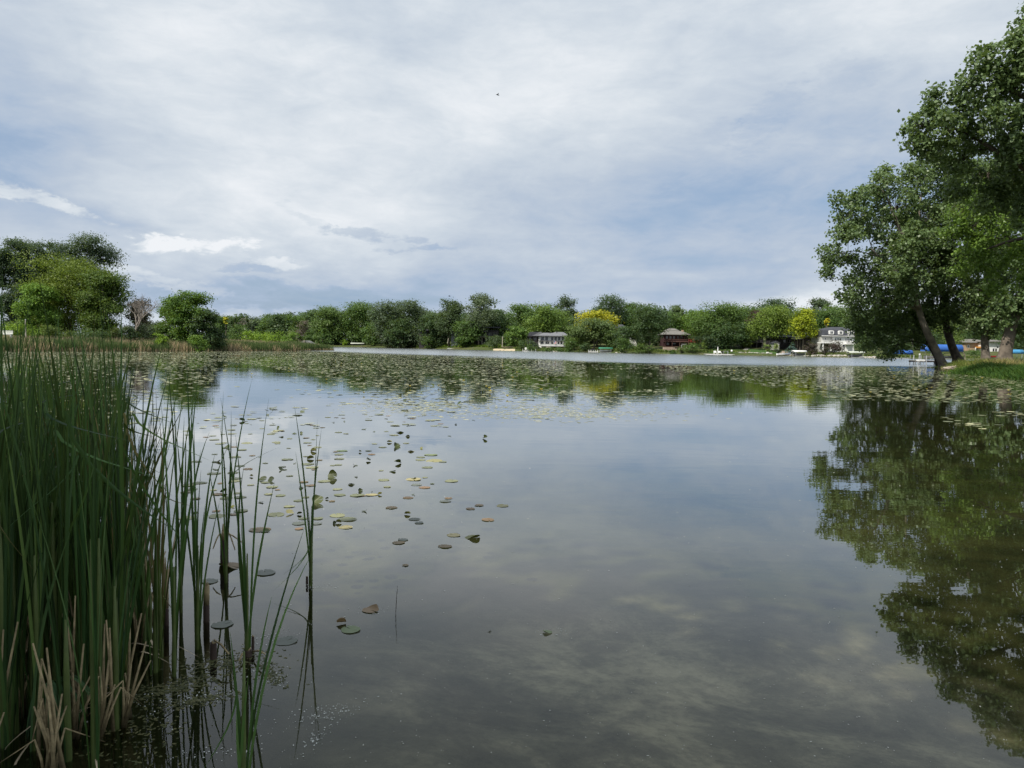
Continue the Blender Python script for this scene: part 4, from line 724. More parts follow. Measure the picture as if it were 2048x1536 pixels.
def pier(px0, px1, Y, ytop, depth, label, m=WHITE, name='pier', posts=4, up=0.0, py=None):
    a = at(px0, 700, Y).x; b = at(px1, 700, Y).x; zt = CAMH - (ytop - hor((px0 + px1) / 2)) * Y / F
    root = empty(name, ((a + b) / 2, Y, 0), 0, label, 'pier'); L = (b - a) / 2; mb = MB(); n = max(4, int(L * 2 / 0.5))
    for k in range(n): mb.box(-L + 2 * L * k / n + 0.01, -L + 2 * L * (k + 1) / n - 0.01, -depth / 2, depth / 2, zt - 0.05, zt)
    mb.build('deck', m, root); MB().box(-L, L, -depth / 2, -depth / 2 + 0.06, zt - 0.25, zt - 0.055).box(-L, L, depth / 2 - 0.06, depth / 2, zt - 0.25, zt - 0.055).build('beam', m, root)
    for k in range(posts):
        x = -L + 0.1 + (2 * L - 0.2) * k / max(1, posts - 1)
        for sy in (-1, 1): MB().tube([(x, sy * (depth / 2 + 0.06), -1.0), (x, sy * (depth / 2 + 0.06), zt + up)], 0.05, 6).build('leg', m, root)
    return root, zt
pier(1177, 1196, 261, 703, 1.6, 'short white pier with tall posts left of the dark green canopy', up=0.55, posts=5)
pier(1045, 1072, 266, 701.5, 1.8, 'white pier with bench ends right of the sand beach', up=0.7, posts=4)
pier(945, 972, 302, 697.5, 2.5, 'grey weathered pier below the tallest trunk', GREYW, up=0.6, posts=4)
pier(1410, 1468, 243, 708.2, 2.2, 'long low white pier with garden chairs before the dark lawn', up=0.0, posts=7)
pier(1757, 1816, 208, 717, 1.4, 'low white pier left of the near dock', up=0.0, posts=5)
def white_box(name, px, py, Y, w_, h_, m, label, cat):
    g = at(px, py, Y); root = empty(name, tuple(g), 0, label, cat)
    MB().box(-w_ / 2, w_ / 2, -w_ / 2, w_ / 2, 0.42, 0.50).build('seat', m, root); MB().box(-w_ / 2, w_ / 2, w_ / 2 - 0.06, w_ / 2, 0.505, h_).build('backrest', m, root)
    for sx in (-1, 1):
        for sy in (-1, 1): MB().box(sx * (w_ / 2 - 0.05) - 0.04, sx * (w_ / 2 - 0.05) + 0.04, sy * (w_ / 2 - 0.1) - 0.04, sy * (w_ / 2 - 0.1) + 0.04, 0, 0.42).build('leg', m, root)
    return root
white_box('garden_chair', 1430.5, 708, 243, 0.9, 1.05, WHITE, 'white slatted garden chair on the pier left of the closed umbrella', 'chair')
white_box('garden_chair', 1439, 708, 243, 1.1, 1.0, WHITE, 'broad white garden chair on the pier right of the closed umbrella', 'chair')
white_box('garden_chair', 1445, 708, 243.3, 0.8, 0.9, BLACKP, 'dark garden chair next to the broad white chair on the pier', 'chair')
white_box('garden_chair', 1535.5, 709, 240, 0.8, 0.8, WHITE, 'small white chair alone at the right end of the lawn', 'chair')
white_box('lounge_chair', 1054, 702, 266, 1.6, 1.25, WHITE, 'white lounge chair on the pier right of the sand beach', 'chair')
white_box('wooden_chair', 1186, 703, 262, 1.2, 1.0, BLACKP, 'dark chair on the short white pier by the willow', 'chair')
g = at(1435.4, 708, 245); r_ = empty('umbrella', tuple(g), 0, 'closed white patio umbrella standing on the pier', 'umbrella')
MB().tube([(0, 0, 0), (0, 0, 2.4)], 0.04, 6).build('pole', ALU, r_); MB().tube([(0, 0, 0.9), (0, 0, 1.2), (0, 0, 1.9), (0, 0, 2.45)], [0.10, 0.2, 0.14, 0.03], 8).build('canopy', WHITE, r_)
g = at(1451, 708, 243.4); r_ = empty('table', tuple(g), 0, 'thin framed garden table between the chairs and the globe lamp', 'table')
MB().box(-0.8, 0.8, -0.5, 0.5, 0.9, 0.96).build('tabletop', ALU, r_)
for sx in (-1, 1):
    for sy in (-1, 1): MB().box(sx * 0.7 - 0.04, sx * 0.7 + 0.04, sy * 0.4 - 0.04, sy * 0.4 + 0.04, 0, 0.9).build('leg', ALU, r_)
def globe(px, py, Y, h_, label, gr=0.35):
    g = at(px, py, Y); r_ = empty('globe_lamp', tuple(g), 0, label, 'lamp'); MB().tube([(0, 0, -0.5), (0, 0, h_)], 0.05, 6).build('pole', BLACKP, r_)
    MB().tube([(0, 0, h_ + gr * (1 - math.cos(a))) for a in np.linspace(0.15, PI - 0.05, 7)], [gr * math.sin(a) for a in np.linspace(0.15, PI - 0.05, 7)], 10).build('globe', WHITE, r_, True)
globe(1463.2, 708.5, 243.2, 0.75, 'white globe lamp at the right end of the long low pier')
globe(1772.5, 716, 214, 0.9, 'white globe lamp on the shore left of the low blue canopy', 0.2)
# ramp down the lawn, stone wall, post at the swing
a0 = at(1481, 706, 244); a1 = at(1495, 697, 262); r_ = MB()
za, zb = gz1(a0.x, 244) + 0.12, gz1(a1.x, 262) + 0.2
V = [(a0.x - 0.7, 244, za), (a0.x + 0.9, 244, za), (a1.x + 0.9, 262, zb), (a1.x - 0.7, 262, zb)]
r_.add(V + [(x, y, z - 0.5) for x, y, z in V], [(0, 1, 2, 3), (7, 6, 5, 4), (0, 4, 5, 1), (1, 5, 6, 2), (2, 6, 7, 3), (3, 7, 4, 0)])
tag(r_.build('ramp', mat('pale_concrete', (0.42, 0.42, 0.38), 0.9)), 'pale straight ramp running down the lawn to the shore', 'ramp')
h = House('retaining_wall', 1340, 701, 252, 'rough tan stone retaining wall below the red house', 'wall')
rw = np.random.default_rng(5); mb = MB()
for j in range(3):
    x = 1326.0
    while x < 1356 - j * 4: d_ = rw.uniform(2, 4.5); mb.box(h.X(x) + 0.02, h.X(x + d_) - 0.02, -0.5 + j * 0.25 + rw.uniform(-.1, .1), 0.8, h.Z(702 - j * 2.4) - (0.8 if j == 0 else 0), h.Z(699.7 - j * 2.4)); x += d_
mb.build('stonework', mat('tan_stone', (0.42, 0.33, 0.26), 0.9, 1.2, 0.3, 0.04), h.root, bevel=0.06); h.rail(1326, 1356, 692.6, 694.4, 0.2, PINKW, 16)
g = at(1368, 693, 268); r_ = empty('bench', tuple(g), 0, 'white framed bench at the right end of the red house deck', 'bench')
MB().box(-0.95, 0.95, -0.25, 0.25, 0.42, 0.5).build('seat', DARKW, r_); MB().box(-0.95, 0.95, 0.18, 0.25, 0.55, 0.98).build('backrest', GREYW, r_)
for sx in (-1, 1): MB().box(sx * 0.9 - 0.06, sx * 0.9 + 0.06, -0.25, 0.25, -0.5, 0.42).build('leg', WHITE, r_)
for px, py, Y, hgt, lb in [(1004.5, 691, 278, 3.3, 'pale upright post at the left end of the hammock'), (895, 684, 316, 1.6, 'short pale leaning post above the grassy bank')]:
    g = at(px, py, Y); tag(MB().tube([(0, 0, -0.6), (0.1 if hgt > 2 else 0.4, 0, hgt)], 0.13, 8).tube([(0.1 if hgt > 2 else 0.4, 0, hgt), (0.1 if hgt > 2 else 0.4, 0, hgt + 0.06)], 0.17, 8).build('wooden_post', mat('pale_wood', (0.5, 0.46, 0.38), 0.9), loc=tuple(g)), lb, 'post')
# left: pole, white bench, peaked cover
g = at(51.5, 676, 118); zg = gz1(g.x, 118); r_ = empty('flag_pole', (g.x, 118, zg), 0, 'thin pale pole in front of the lime shrub at far left', 'pole')
MB().tube([(0, 0, -0.5), (0, 0, 4.1)], [0.10, 0.07], 8).build('shaft', mat('pale_wood', (0.5, 0.46, 0.38), 0.9), r_); MB().tube([(0, 0, 4.1), (0, 0, 4.22)], 0.11, 8).build('cap', WHITE, r_)
g = at(6, 672, 116); r_ = empty('slatted_bench', (g.x, 116, CAMH - (672.5 - hor(6)) * 116 / F), 0, 'white slatted bench at the left frame edge behind the reed belt', 'bench')
for k in range(3): MB().box(-1.4, 1.4, 0.2 + 0.02 * k, 0.25 + 0.02 * k, 0.38 + 0.19 * k, 0.49 + 0.19 * k).build('backrest_slat', WHITE, r_)
MB().box(-1.4, 1.4, -0.25, 0.18, 0.24, 0.30).build('seat', WHITE, r_)
for sx in (-1, 1): MB().box(sx * 1.25 - 0.05, sx * 1.25 + 0.05, -0.22, 0.19, -1.0, 0.235).build('leg', WHITE, r_)
h = House('boathouse', 611, 689, 205, 'low weathered grey boathouse with peaked roof behind the reed tip', 'boathouse')
h.box('wall', DARKW, 602, 622, 685, 694, 0, 3.2); MB().prism([(h.X(599), h.Z(687.4)), (h.X(606), h.Z(681.5)), (h.X(613), h.Z(681)), (h.X(625), h.Z(687.2))], -0.4, 3.6).build('roof', GREYW, h.root); h.posts([609.5], 680.6, 687, -0.6, DECKW, 0.35)
# rocks of the shore
rk = np.random.default_rng(11); protos = []
def rock_mesh(seed):
    r = np.random.default_rng(seed); me = bpy.data.meshes.new('rock'); import bmesh
    bm = bmesh.new(); bmesh.ops.create_icosphere(bm, subdivisions=2, radius=1.0)
    ax = r.uniform(0.7, 1.2, 3)
    for v in bm.verts:
        c = v.co; q = 1 + 0.22 * math.sin(c.x * 3.1 + seed) * math.cos(c.y * 2.7 + seed * 2) + 0.14 * math.sin(c.z * 5 + c.x * 4)
        v.co = Vector((c.x * ax[0] * q, c.y * ax[1] * q, c.z * ax[2] * q * 0.62))
        if v.co.z > 0.42: v.co.z = 0.42 + (v.co.z - 0.42) * 0.3
    bm.to_mesh(me); bm.free(); me.materials.append(ROCK if seed % 3 else STONE); return me
RM = [rock_mesh(k) for k in range(5)]
def rocks(seg, n, smin, smax, label, grp, inl=0.2, dep=1.6):
    xy = along(seg, n, dep, rk, inl)
    for i in range(n):
        o = bpy.data.objects.new('rock', RM[int(rk.integers(5))]); COL.objects.link(o); s = rk.uniform(smin, smax)
        o.location = (xy[i, 0], xy[i, 1], max(gz1(xy[i, 0], xy[i, 1]), 0) + 0.12 * s); o.scale = (s, s, s); o.rotation_euler = (rk.uniform(-.2, .2), rk.uniform(-.2, .2), rk.uniform(0, 6.28)); tag(o, label, 'rock', grp)
rocks([(1082, 269), (1130, 274)], 26, 0.25, 0.55, 'pale rock in the bank below the white deck', 'rocks below the white house')
rocks([(1228, 257), (1248, 254)], 8, 0.2, 0.45, 'pale rock on the shore right of the dark green canopy', 'rocks right of the green canopy')
rocks([(1470, 245.4), (1545, 239)], 44, 0.2, 0.42, 'small pale rock edging the green lawn', 'rocks edging the lawn', 0.1, 0.8)
rocks([(1552, 237), (1600, 233.5)], 26, 0.25, 0.6, 'pale rock beside the jet skis', 'rocks beside the jet skis')
rocks([(1606, 232), (1690, 221)], 34, 0.3, 0.75, 'grey or tan rock along the water below the purple bushes', 'rocks below the purple bushes')
rocks([(1728, 213), (1765, 214)], 22, 0.35, 0.8, 'grey rock on the shore right of the pale olive canopy', 'rocks right of the pale canopy')
# ---------------------------------------------------------------- near dock
Yd = 112.0; S = Yd / F
def dx(px): return at(px, 725, Yd).x
a, b = dx(1822), dx(1884); zt = CAMH - (720.5 - hor(1850)) * S
r_ = empty('dock', ((a + b) / 2, Yd, 0), 0, 'grey wooden dock on posts left of the leaning cottonwood', 'dock'); L = (b - a) / 2; mb = MB()
for k in range(30): mb.box(-L + 2 * L * k / 30 + 0.008, -L + 2 * L * (k + 1) / 30 - 0.008, -0.7, 0.7, zt - 0.05, zt)
mb.build('deck', mat('dock_boards', (0.46, 0.45, 0.42), 0.85, 4, 0.2), r_); MB().box(-L, L, -0.7, -0.62, zt - 0.28, zt - 0.055).box(-L, L, 0.62, 0.7, zt - 0.28, zt - 0.055).build('beam', DARKW, r_)
for px, top in [(1825, 0.0), (1832.5, 0.75), (1847, 0.72), (1874, 0.0)]:
    for sy in (-1, 1): MB().tube([(dx(px) - (a + b) / 2, sy * 0.76, -1.0), (dx(px) - (a + b) / 2, sy * 0.76, zt + top)], 0.065, 8).build('post', ALU if top else GREYW, r_)
g = at(1839, 720, Yd); globe(1839, 720.6, Yd, 0.75, 'slim lamp with white globe standing on the near dock', 0.13)
r_ = empty('dock_bench', (dx(1862), Yd + 0.2, zt), 0, 'long low bench standing on the near dock', 'bench'); MB().box(-1.0, 1.0, -0.2, 0.2, 0.40, 0.46).build('seat', GREYW, r_); MB().box(-1.0, 1.0, 0.16, 0.2, 0.47, 0.62).build('backrest', GREYW, r_)
for sx in (-1, 1): MB().box(sx * 0.85 - 0.04, sx * 0.85 + 0.04, -0.18, 0.18, 0, 0.4).build('leg', GREYW, r_)
r_ = empty('swim_platform', (dx(1830), Yd - 1.4, 0.0), 0, 'white floating box moored at the outer end of the near dock', 'float'); MB().box(-0.45, 0.6, -0.3, 0.3, 0.52, 0.78).build('top', WHITE, r_, bevel=0.04)
for sx in (-0.35, 0.5): MB().tube([(sx, 0, -1), (sx, 0, 0.52)], 0.05, 6).build('leg', ALU, r_)
# ---------------------------------------------------------------- two birds
for px, py, Y, s, lb in [(995.5, 190, 60, 0.16, 'small dark bird high in the clouds near the middle of the sky'), (899, 592.5, 200, 0.35, 'tiny bird flying above the skyline left of the tallest cottonwood')]:
    g = at(px, py, Y); r_ = empty('bird', tuple(g), 0.5, lb, 'bird')
    MB().tube([(-s, 0, 0), (-s * 0.5, 0, 0.02), (0, 0, 0), (s * 0.6, 0, 0), (s, 0, 0.03)], [s * .05, s * .2, s * .24, s * .16, s * .03], 8).build('body', BLACKP, r_, True)
    for sy in (-1, 1): MB().add([(0.25 * s, 0, 0.1 * s), (-0.35 * s, 0, 0.1 * s), (-0.3 * s, sy * s * 1.2, 0.7 * s), (0.1 * s, sy * s * 0.8, 0.6 * s)], [(0, 1, 2, 3)]).build('wing', BLACKP, r_)
# ---------------------------------------------------------------- big cottonwoods on the right bank
def spline(pts, n):
    P = [Vector(p) for p in pts]; P = [P[0] * 2 - P[1]] + P + [P[-1] * 2 - P[-2]]; o = []; m = len(P) - 3
    for i in range(m):
        for k in range(n):
            t_ = k / n; a, b, c, d = P[i:i + 4]
            o.append(0.5 * ((2 * b) + (c - a) * t_ + (2 * a - 5 * b + 4 * c - d) * t_ ** 2 + (3 * b - a - 3 * c + d) * t_ ** 3))
    return o + [P[-2]]
def near_tree(trunks, lobes, col, label, leaf=0.13, seed=1, bark=BARK, per=1.0, clump=0.55, roots=None, lpc=30):
    """trunks: list of (points [(px,py,Y)], r0, r1); lobes: (px, py, radius px, Y)"""
    rng = np.random.default_rng(seed)
    base = at(*trunks[0][0][0]); base.z = gz1(base.x, base.y)
    root = empty('cottonwood_tree', tuple(base), 0, label, 'cottonwood'); mb = MB(); bk = []
    for pts, r0, r1 in trunks:
        W_ = spline([at(*q) - base for q in pts], 5); n = len(W_)
        if pts is trunks[0][0] or True: W_[0] = W_[0] - Vector((0, 0, 0.5)) if pts == trunks[0][0] else W_[0]
        rad = [r0 + (r1 - r0) * (k / (n - 1)) ** 0.8 for k in range(n)]
        if pts == trunks[0][0]: rad[0] *= 1.5; rad[1] *= 1.2
        mb.tube(W_, rad, 12); bk += [(W_[k], rad[k]) for k in range(2, n)]
    limbs = MB(); Cs = []; Ns = []
    for (px, py, rp, Y) in lobes:
        Lc = at(px, py, Y) - base; rl = rp * Y / F
        # nearest point of the skeleton below the lobe
        cand = sorted(bk, key=lambda q: (q[0] - Lc).length + max(0, q[0].z - Lc.z) * 2.0)[0]
        p0, rr = cand; r0 = min(rr * 0.62, 0.05 + 0.035 * (p0 - Lc).length)
        midp = (p0 + Lc) / 2 + Vector((rng.normal() * 0.3, rng.normal() * 0.3, 0.10 * (p0 - Lc).length)); pl = spline([p0, midp, Lc], 4)
        limbs.tube(pl, [r0 * (1 - 0.62 * k / (len(pl) - 1)) for k in range(len(pl))], 6, False)
        bk += [(pl[k], r0 * (1 - 0.62 * k / (len(pl) - 1))) for k in range(2, len(pl))]
        nc = max(5, int(per * 13.0 * (rl / clump) ** 2 * 0.20 + 3))
        d = unit(rng.normal(size=(nc, 3))); rad = rng.uniform(0.15, 1, nc) ** 0.45 * rl; C = np.array(Lc) + d * rad[:, None] * np.array([1, 1, 0.85])
        for i in range(nc):
            c = Vector(C[i]); m_ = (Lc + c) / 2 + Vector((0, 0, 0.12 * rl)) + Vector(rng.normal(size=3) * 0.08 * rl)
            limbs.tube([Lc, m_, c], [r0 * 0.30, r0 * 0.2, 0.012], 4, False)
            # twigs that hang or reach out of the tuft
        Cs.append(C); Ns.append(d)
    C = np.concatenate(Cs); Nn = np.concatenate(Ns); nc = len(C); n = nc * lpc; ci = np.repeat(np.arange(nc), lpc)
    cs = clump * rng.uniform(0.65, 1.25, nc)[ci, None]
    off = rng.normal(size=(n, 3)) * cs * np.array([0.62, 0.62, 0.46]); drp = rng.uniform(size=n) < 0.18; off[drp, 2] -= rng.uniform(0, 1.1, drp.sum()) * cs[drp, 0]
    P = C[ci] + off; N = unit(np.array([0, 0, 0.35]) + Nn[ci] * 0.45 + rng.normal(size=(n, 3)) * 0.8)
    V, Fq = quads(P, N, leaf * rng.uniform(0.65, 1.2, n), 0.78, rng, 0.2)
    npmesh('crown', V, Fq, LEAFN, root, rnd=np.clip(0.45 * rng.uniform(size=nc)[ci] + 0.55 * rng.uniform(size=n), 0, 1), color=col)
    mb.build('trunk', bark, root, True); limbs.build('limbs', bark, root, True)
    return root
LBARK = mat('grey_cottonwood_bark', (0.24, 0.21, 0.175), 0.95, 1.2, 0.45, 0.06)
CW = (0.138, 0.205, 0.085); CWL = (0.135, 0.230, 0.040); CWD = (0.105, 0.165, 0.062)
near_tree([([(1891, 739, 92), (1872, 700, 92), (1852, 660, 91), (1838, 620, 91), (1826, 560, 90), (1806, 480, 89), (1786, 425, 88)], 0.52, 0.2), ([(1838, 620, 91), (1800, 560, 89), (1745, 500, 87)], 0.28, 0.10), ([(1826, 560, 90), (1835, 470, 90), (1842, 390, 89)], 0.26, 0.10)],
    [(1663, 512, 27, 86), (1655, 540, 17, 86), (1698, 432, 34, 86), (1682, 470, 26, 86), (1700, 512, 24, 87), (1720, 398, 28, 86), (1742, 450, 38, 88), (1760, 375, 34, 88), (1792, 418, 46, 89), (1744, 540, 32, 88), (1702, 560, 24, 87), (1690, 590, 18, 86), (1730, 590, 26, 88), (1786, 500, 46, 90), (1790, 572, 40, 91), (1833, 365, 36, 90), (1842, 440, 56, 91), (1850, 530, 54, 92), (1828, 340, 22, 90), (1770, 350, 20, 89), (1680, 400, 16, 86), (1712, 470, 20, 84), (1815, 470, 30, 86), (1765, 610, 26, 90), (1812, 500, 36, 85), (1832, 560, 32, 86), (1792, 540, 28, 85), (1815, 590, 26, 87), (1850, 480, 34, 85)],
    CW, 'leaning grey trunked cottonwood at the tip of the right bank, foliage farthest left', 0.175, 11, LBARK)
near_tree([([(1878, 722, 96), (1858, 690, 96), (1840, 655, 96), (1815, 610, 95), (1790, 560, 94)], 0.30, 0.14)],
    [(1772, 640, 34, 94), (1740, 655, 24, 93), (1800, 618, 36, 95), (1820, 665, 36, 96), (1795, 690, 24, 95), (1762, 680, 24, 94), (1838, 630, 30, 95), (1720, 625, 26, 92), (1704, 608, 18, 91), (1700, 650, 18, 93), (1725, 668, 20, 93), (1775, 710, 14, 94), (1760, 590, 26, 93), (1850, 675, 18, 96), (1740, 690, 16, 94), (1795, 650, 28, 93)],
    CWD, 'thin dark stemmed cottonwood behind the leaning trunk with leaves hanging to the water', 0.15, 12, BARKD)
near_tree([([(1918, 724, 95), (1905, 695, 95), (1893, 655, 95), (1886, 610, 95), (1885, 540, 94), (1892, 450, 93), (1900, 370, 92)], 0.58, 0.2), ([(1886, 610, 95), (1915, 540, 94), (1940, 480, 93)], 0.25, 0.1)],
    [(1888, 400, 52, 92), (1900, 470, 58, 93), (1905, 555, 56, 93), (1880, 625, 38, 94), (1925, 630, 40, 94), (1870, 330, 36, 91), (1865, 500, 36, 92), (1858, 600, 28, 94), (1905, 340, 34, 90), (1945, 590, 34, 93), (1940, 520, 44, 92), (1880, 560, 30, 89)],
    CW, 'dark trunked cottonwood leaning left, second along the right bank', 0.175, 13, BARKD)
near_tree([([(1972, 722, 88), (1970, 690, 88), (1969, 640, 88), (1972, 570, 88), (1978, 480, 87), (1985, 390, 86)], 0.50, 0.2), ([(1972, 570, 88), (2000, 500, 87), (2020, 430, 86)], 0.22, 0.1)],
    [(1985, 400, 56, 86), (1960, 340, 48, 85), (2010, 480, 56, 87), (1970, 500, 50, 86), (1965, 580, 42, 87), (1990, 620, 40, 88), (1950, 640, 30, 88), (1930, 430, 44, 84), (2005, 560, 42, 88), (1975, 655, 24, 88)],
    CW, 'straight upright cottonwood, third along the right bank', 0.175, 14, BARK)
near_tree([([(2008, 722, 80), (2014, 690, 80), (2024, 650, 80), (2038, 610, 80), (2052, 560, 79), (2060, 470, 78), (2075, 380, 77)], 0.72, 0.28), ([(2052, 560, 79), (2020, 500, 78), (2000, 430, 76)], 0.3, 0.1)],
    [(2040, 420, 60, 76), (2085, 480, 60, 78), (2045, 520, 50, 78), (2030, 600, 42, 79), (2075, 600, 50, 79), (2010, 350, 50, 75), (2100, 380, 70, 76), (2000, 640, 28, 80), (2060, 660, 34, 80), (2150, 520, 70, 78), (2120, 640, 50, 80), (2170, 400, 80, 76)],
    CW, 'stout rough trunked cottonwood leaning right, fourth along the right bank', 0.175, 15, mat('rough_brown_bark', (0.17, 0.14, 0.11), 0.95, 1.2, 0.45, 0.08))
near_tree([([(2260, 790, 52), (2245, 650, 52), (2225, 480, 52), (2200, 330, 52), (2170, 180, 52)], 0.75, 0.3), ([(2225, 480, 52), (2130, 400, 52), (2050, 338, 52), (1990, 300, 52), (1930, 265, 53)], 0.34, 0.08), ([(2200, 330, 52), (2120, 240, 51), (2040, 190, 50), (1980, 160, 50)], 0.30, 0.07), ([(2225, 480, 52), (2120, 470, 55), (2030, 480, 58), (1970, 500, 60)], 0.26, 0.07)],
    [(1846, 252, 36, 54), (1828, 288, 22, 54), (1856, 300, 26, 54), (1880, 205, 28, 53), (1870, 182, 14, 53), (1905, 262, 40, 53), (1945, 205, 42, 52), (1938, 160, 24, 51), (1960, 120, 26, 50), (1990, 150, 38, 50), (2028, 105, 38, 49), (2040, 72, 22, 49), (1978, 100, 14, 50), (2018, 180, 44, 50), (2052, 238, 36, 51), (1962, 270, 40, 53), (2010, 300, 38, 52), (2070, 130, 50, 49), (2100, 80, 60, 49), (2130, 170, 70, 50), (2120, 300, 70, 51), (2180, 100, 70, 50), (1925, 320, 34, 55), (1975, 350, 36, 56), (1880, 310, 28, 56), (2030, 360, 40, 55), (2095, 420, 60, 54), (2210, 240, 80, 51), (2260, 380, 80, 52), (2180, 480, 70, 53), (2070, 30, 36, 49), (2150, 20, 60, 50), (1893, 240, 22, 51), (2035, 290, 40, 51), (2000, 235, 36, 50), (2030, 330, 36, 53), (1985, 395, 36, 56), (2045, 395, 40, 55), (1915, 375, 30, 57)],
    CW, 'tallest cottonwood at the right frame edge, its high leafy boughs reaching over the water', 0.14, 16, BARKD, clump=0.42, per=1.0)
near_tree([([(2230, 780, 56), (2180, 640, 58), (2090, 530, 60), (2010, 470, 61)], 0.35, 0.1)],
    [(1945, 455, 30, 61), (1918, 430, 22, 61), (1975, 480, 36, 61), (1905, 470, 20, 62), (1950, 505, 30, 61), (1990, 530, 30, 60), (1925, 540, 20, 62), (2010, 440, 34, 60), (2040, 500, 36, 59), (1965, 420, 28, 61), (1990, 575, 22, 60), (2075, 560, 40, 59), (1940, 385, 22, 61), (2120, 600, 44, 58)],
    CWL, 'bright yellow green leafy boughs of a younger cottonwood in front of the upright trunks', 0.125, 17, BARKD, clump=0.45)
bare_g = None
# ---------------------------------------------------------------- unseen trees placed behind the camera to shade the near reeds
near_tree([([(60, 1000, -1)] and [(0, 0, 1), (0, 0, 1)], 0.1, 0.1)], [], CW, 'x', seed=1) if False else None
def shade_tree(x, y, H, Wd, z0, label, seed):
    rng = np.random.default_rng(seed); zg = gz1(x, y); root = empty('willow_or_shade_tree', (x, y, zg), 0, label, 'tree')  # out of view, added only for the shadow it casts on the reeds
    V, Fq, rnd, B = crown_mesh(Wd, H, z0, 16, 900, 0.22, 16, rng, 'round', cr=0.7)
    npmesh('crown', V, Fq, LEAF, root, rnd=rnd, color=MG); trunk_mb(H, z0, Wd, B, rng, 0.35).build('trunk', BARK, root, True)
shade_tree(-10.8, -5.8, 17, 12.0, 5.5, 'unseen tree on the near bank placed to shade the cattails', 4)
shade_tree(-17.5, -2.0, 17, 12.0, 4.5, 'second unseen tree on the near bank placed to shade the cattails', 6)
# ---------------------------------------------------------------- grassy right bank
rb = np.random.default_rng(31)
def bank_grass(name, n, x0, x1, y0, y1, dmax, hh, wd, col, m, lean, dmin=-0.25, mod=None, z=-0.05):
    x = rb.uniform(x0, x1, n); y = rb.uniform(y0, y1, n); d = lake_sd(x, y); k = (d > dmin) & (d < dmax)
    x, y, d = x[k], y[k], d[k]
    if mod is not None: q = mod(x, y); k = rb.uniform(size=len(x)) < q; x, y, d = x[k], y[k], d[k]
    g = gz(x, y); hgt = rb.uniform(hh[0], hh[1], len(x)) * (0.75 + 0.4 * vnoise(x, y, 0.9, 12))
    return blades(name, np.column_stack([x, y, np.maximum(g, -0.1) + z]), hgt, wd, col, m, rb, lean)
bank_grass('bank_grass', 60000, 34, 62, 50, 98, 9, (0.18, 0.45), 0.05, (0.085, 0.165, 0.022), GRASSM, 0.45)
bank_grass('bank_grass', 26000, 34, 48, 50, 66, 3.0, (0.35, 0.8), 0.05, (0.045, 0.105, 0.018), GRASSM, 0.6)
hump = lambda cx, cy, r: (lambda x, y: np.exp(-((x - cx) ** 2 + (y - cy) ** 2) / r ** 2))
hp = at(1935, 735, 77)
bank_grass('tall_bank_grass', 30000, hp.x - 5, hp.x + 5, 70, 86, 6, (0.6, 1.15), 0.05, (0.13, 0.17, 0.035), GRASSM, 0.5, mod=hump(hp.x + 0.3, 78, 2.6))
bank_grass('tall_dry_grass', 14000, hp.x - 4, hp.x + 6, 68, 86, 6, (0.6, 1.25), 0.04, (0.24, 0.20, 0.08), DRY, 0.5, mod=hump(hp.x + 1.6, 75, 1.8))
bank_grass('dry_roots', 9000, 44, 54, 68, 95, 1.6, (0.15, 0.4), 0.06, (0.34, 0.26, 0.17), DRY, 0.9, dmin=-0.3)
bank_grass('seeding_grass', 3000, 48, 62, 58, 90, 9, (0.6, 1.1), 0.035, (0.16, 0.17, 0.07), GRASSM, 0.2, dmin=2.0)
r_ = empty('driftwood', tuple(onwater(1900, 741)), 0.3, 'pale driftwood and roots at the foot of the leaning cottonwood', 'driftwood')
mb = MB()
for k in range(9): a = rb.uniform(-1.2, 1.6); l = rb.uniform(0.7, 1.8); mb.tube([(rb.uniform(-.8, .8), rb.uniform(-.2, .6), 0.25), (rb.uniform(-.5, .5) + l * 0.5 * math.cos(a), -0.2, rb.uniform(0.15, 0.5)), (l * math.cos(a), -0.4 - 0.3 * abs(math.sin(a)), rb.uniform(-0.05, 0.25))], [0.09, 0.07, 0.03], 6)
mb.build('roots', mat('driftwood_grey', (0.42, 0.36, 0.29), 0.9, 3, 0.3), r_, True)
r_ = tag(MB().tube([(0, 0, -0.3), (0.35, 0, 0.5), (0.15, 0, 1.3)], [0.10, 0.08, 0.06], 7).tube([(0.15, 0, 1.25), (-0.12, 0, 1.5)], [0.07, 0.03], 6).build('dead_sapling', mat('driftwood_grey', (0.42, 0.36, 0.29)), loc=tuple(Vector((at(1925, 716, 90).x, 90, gz1(at(1925, 716, 90).x, 90))))), 'short pale dead stem standing right of the second trunk', 'stem')
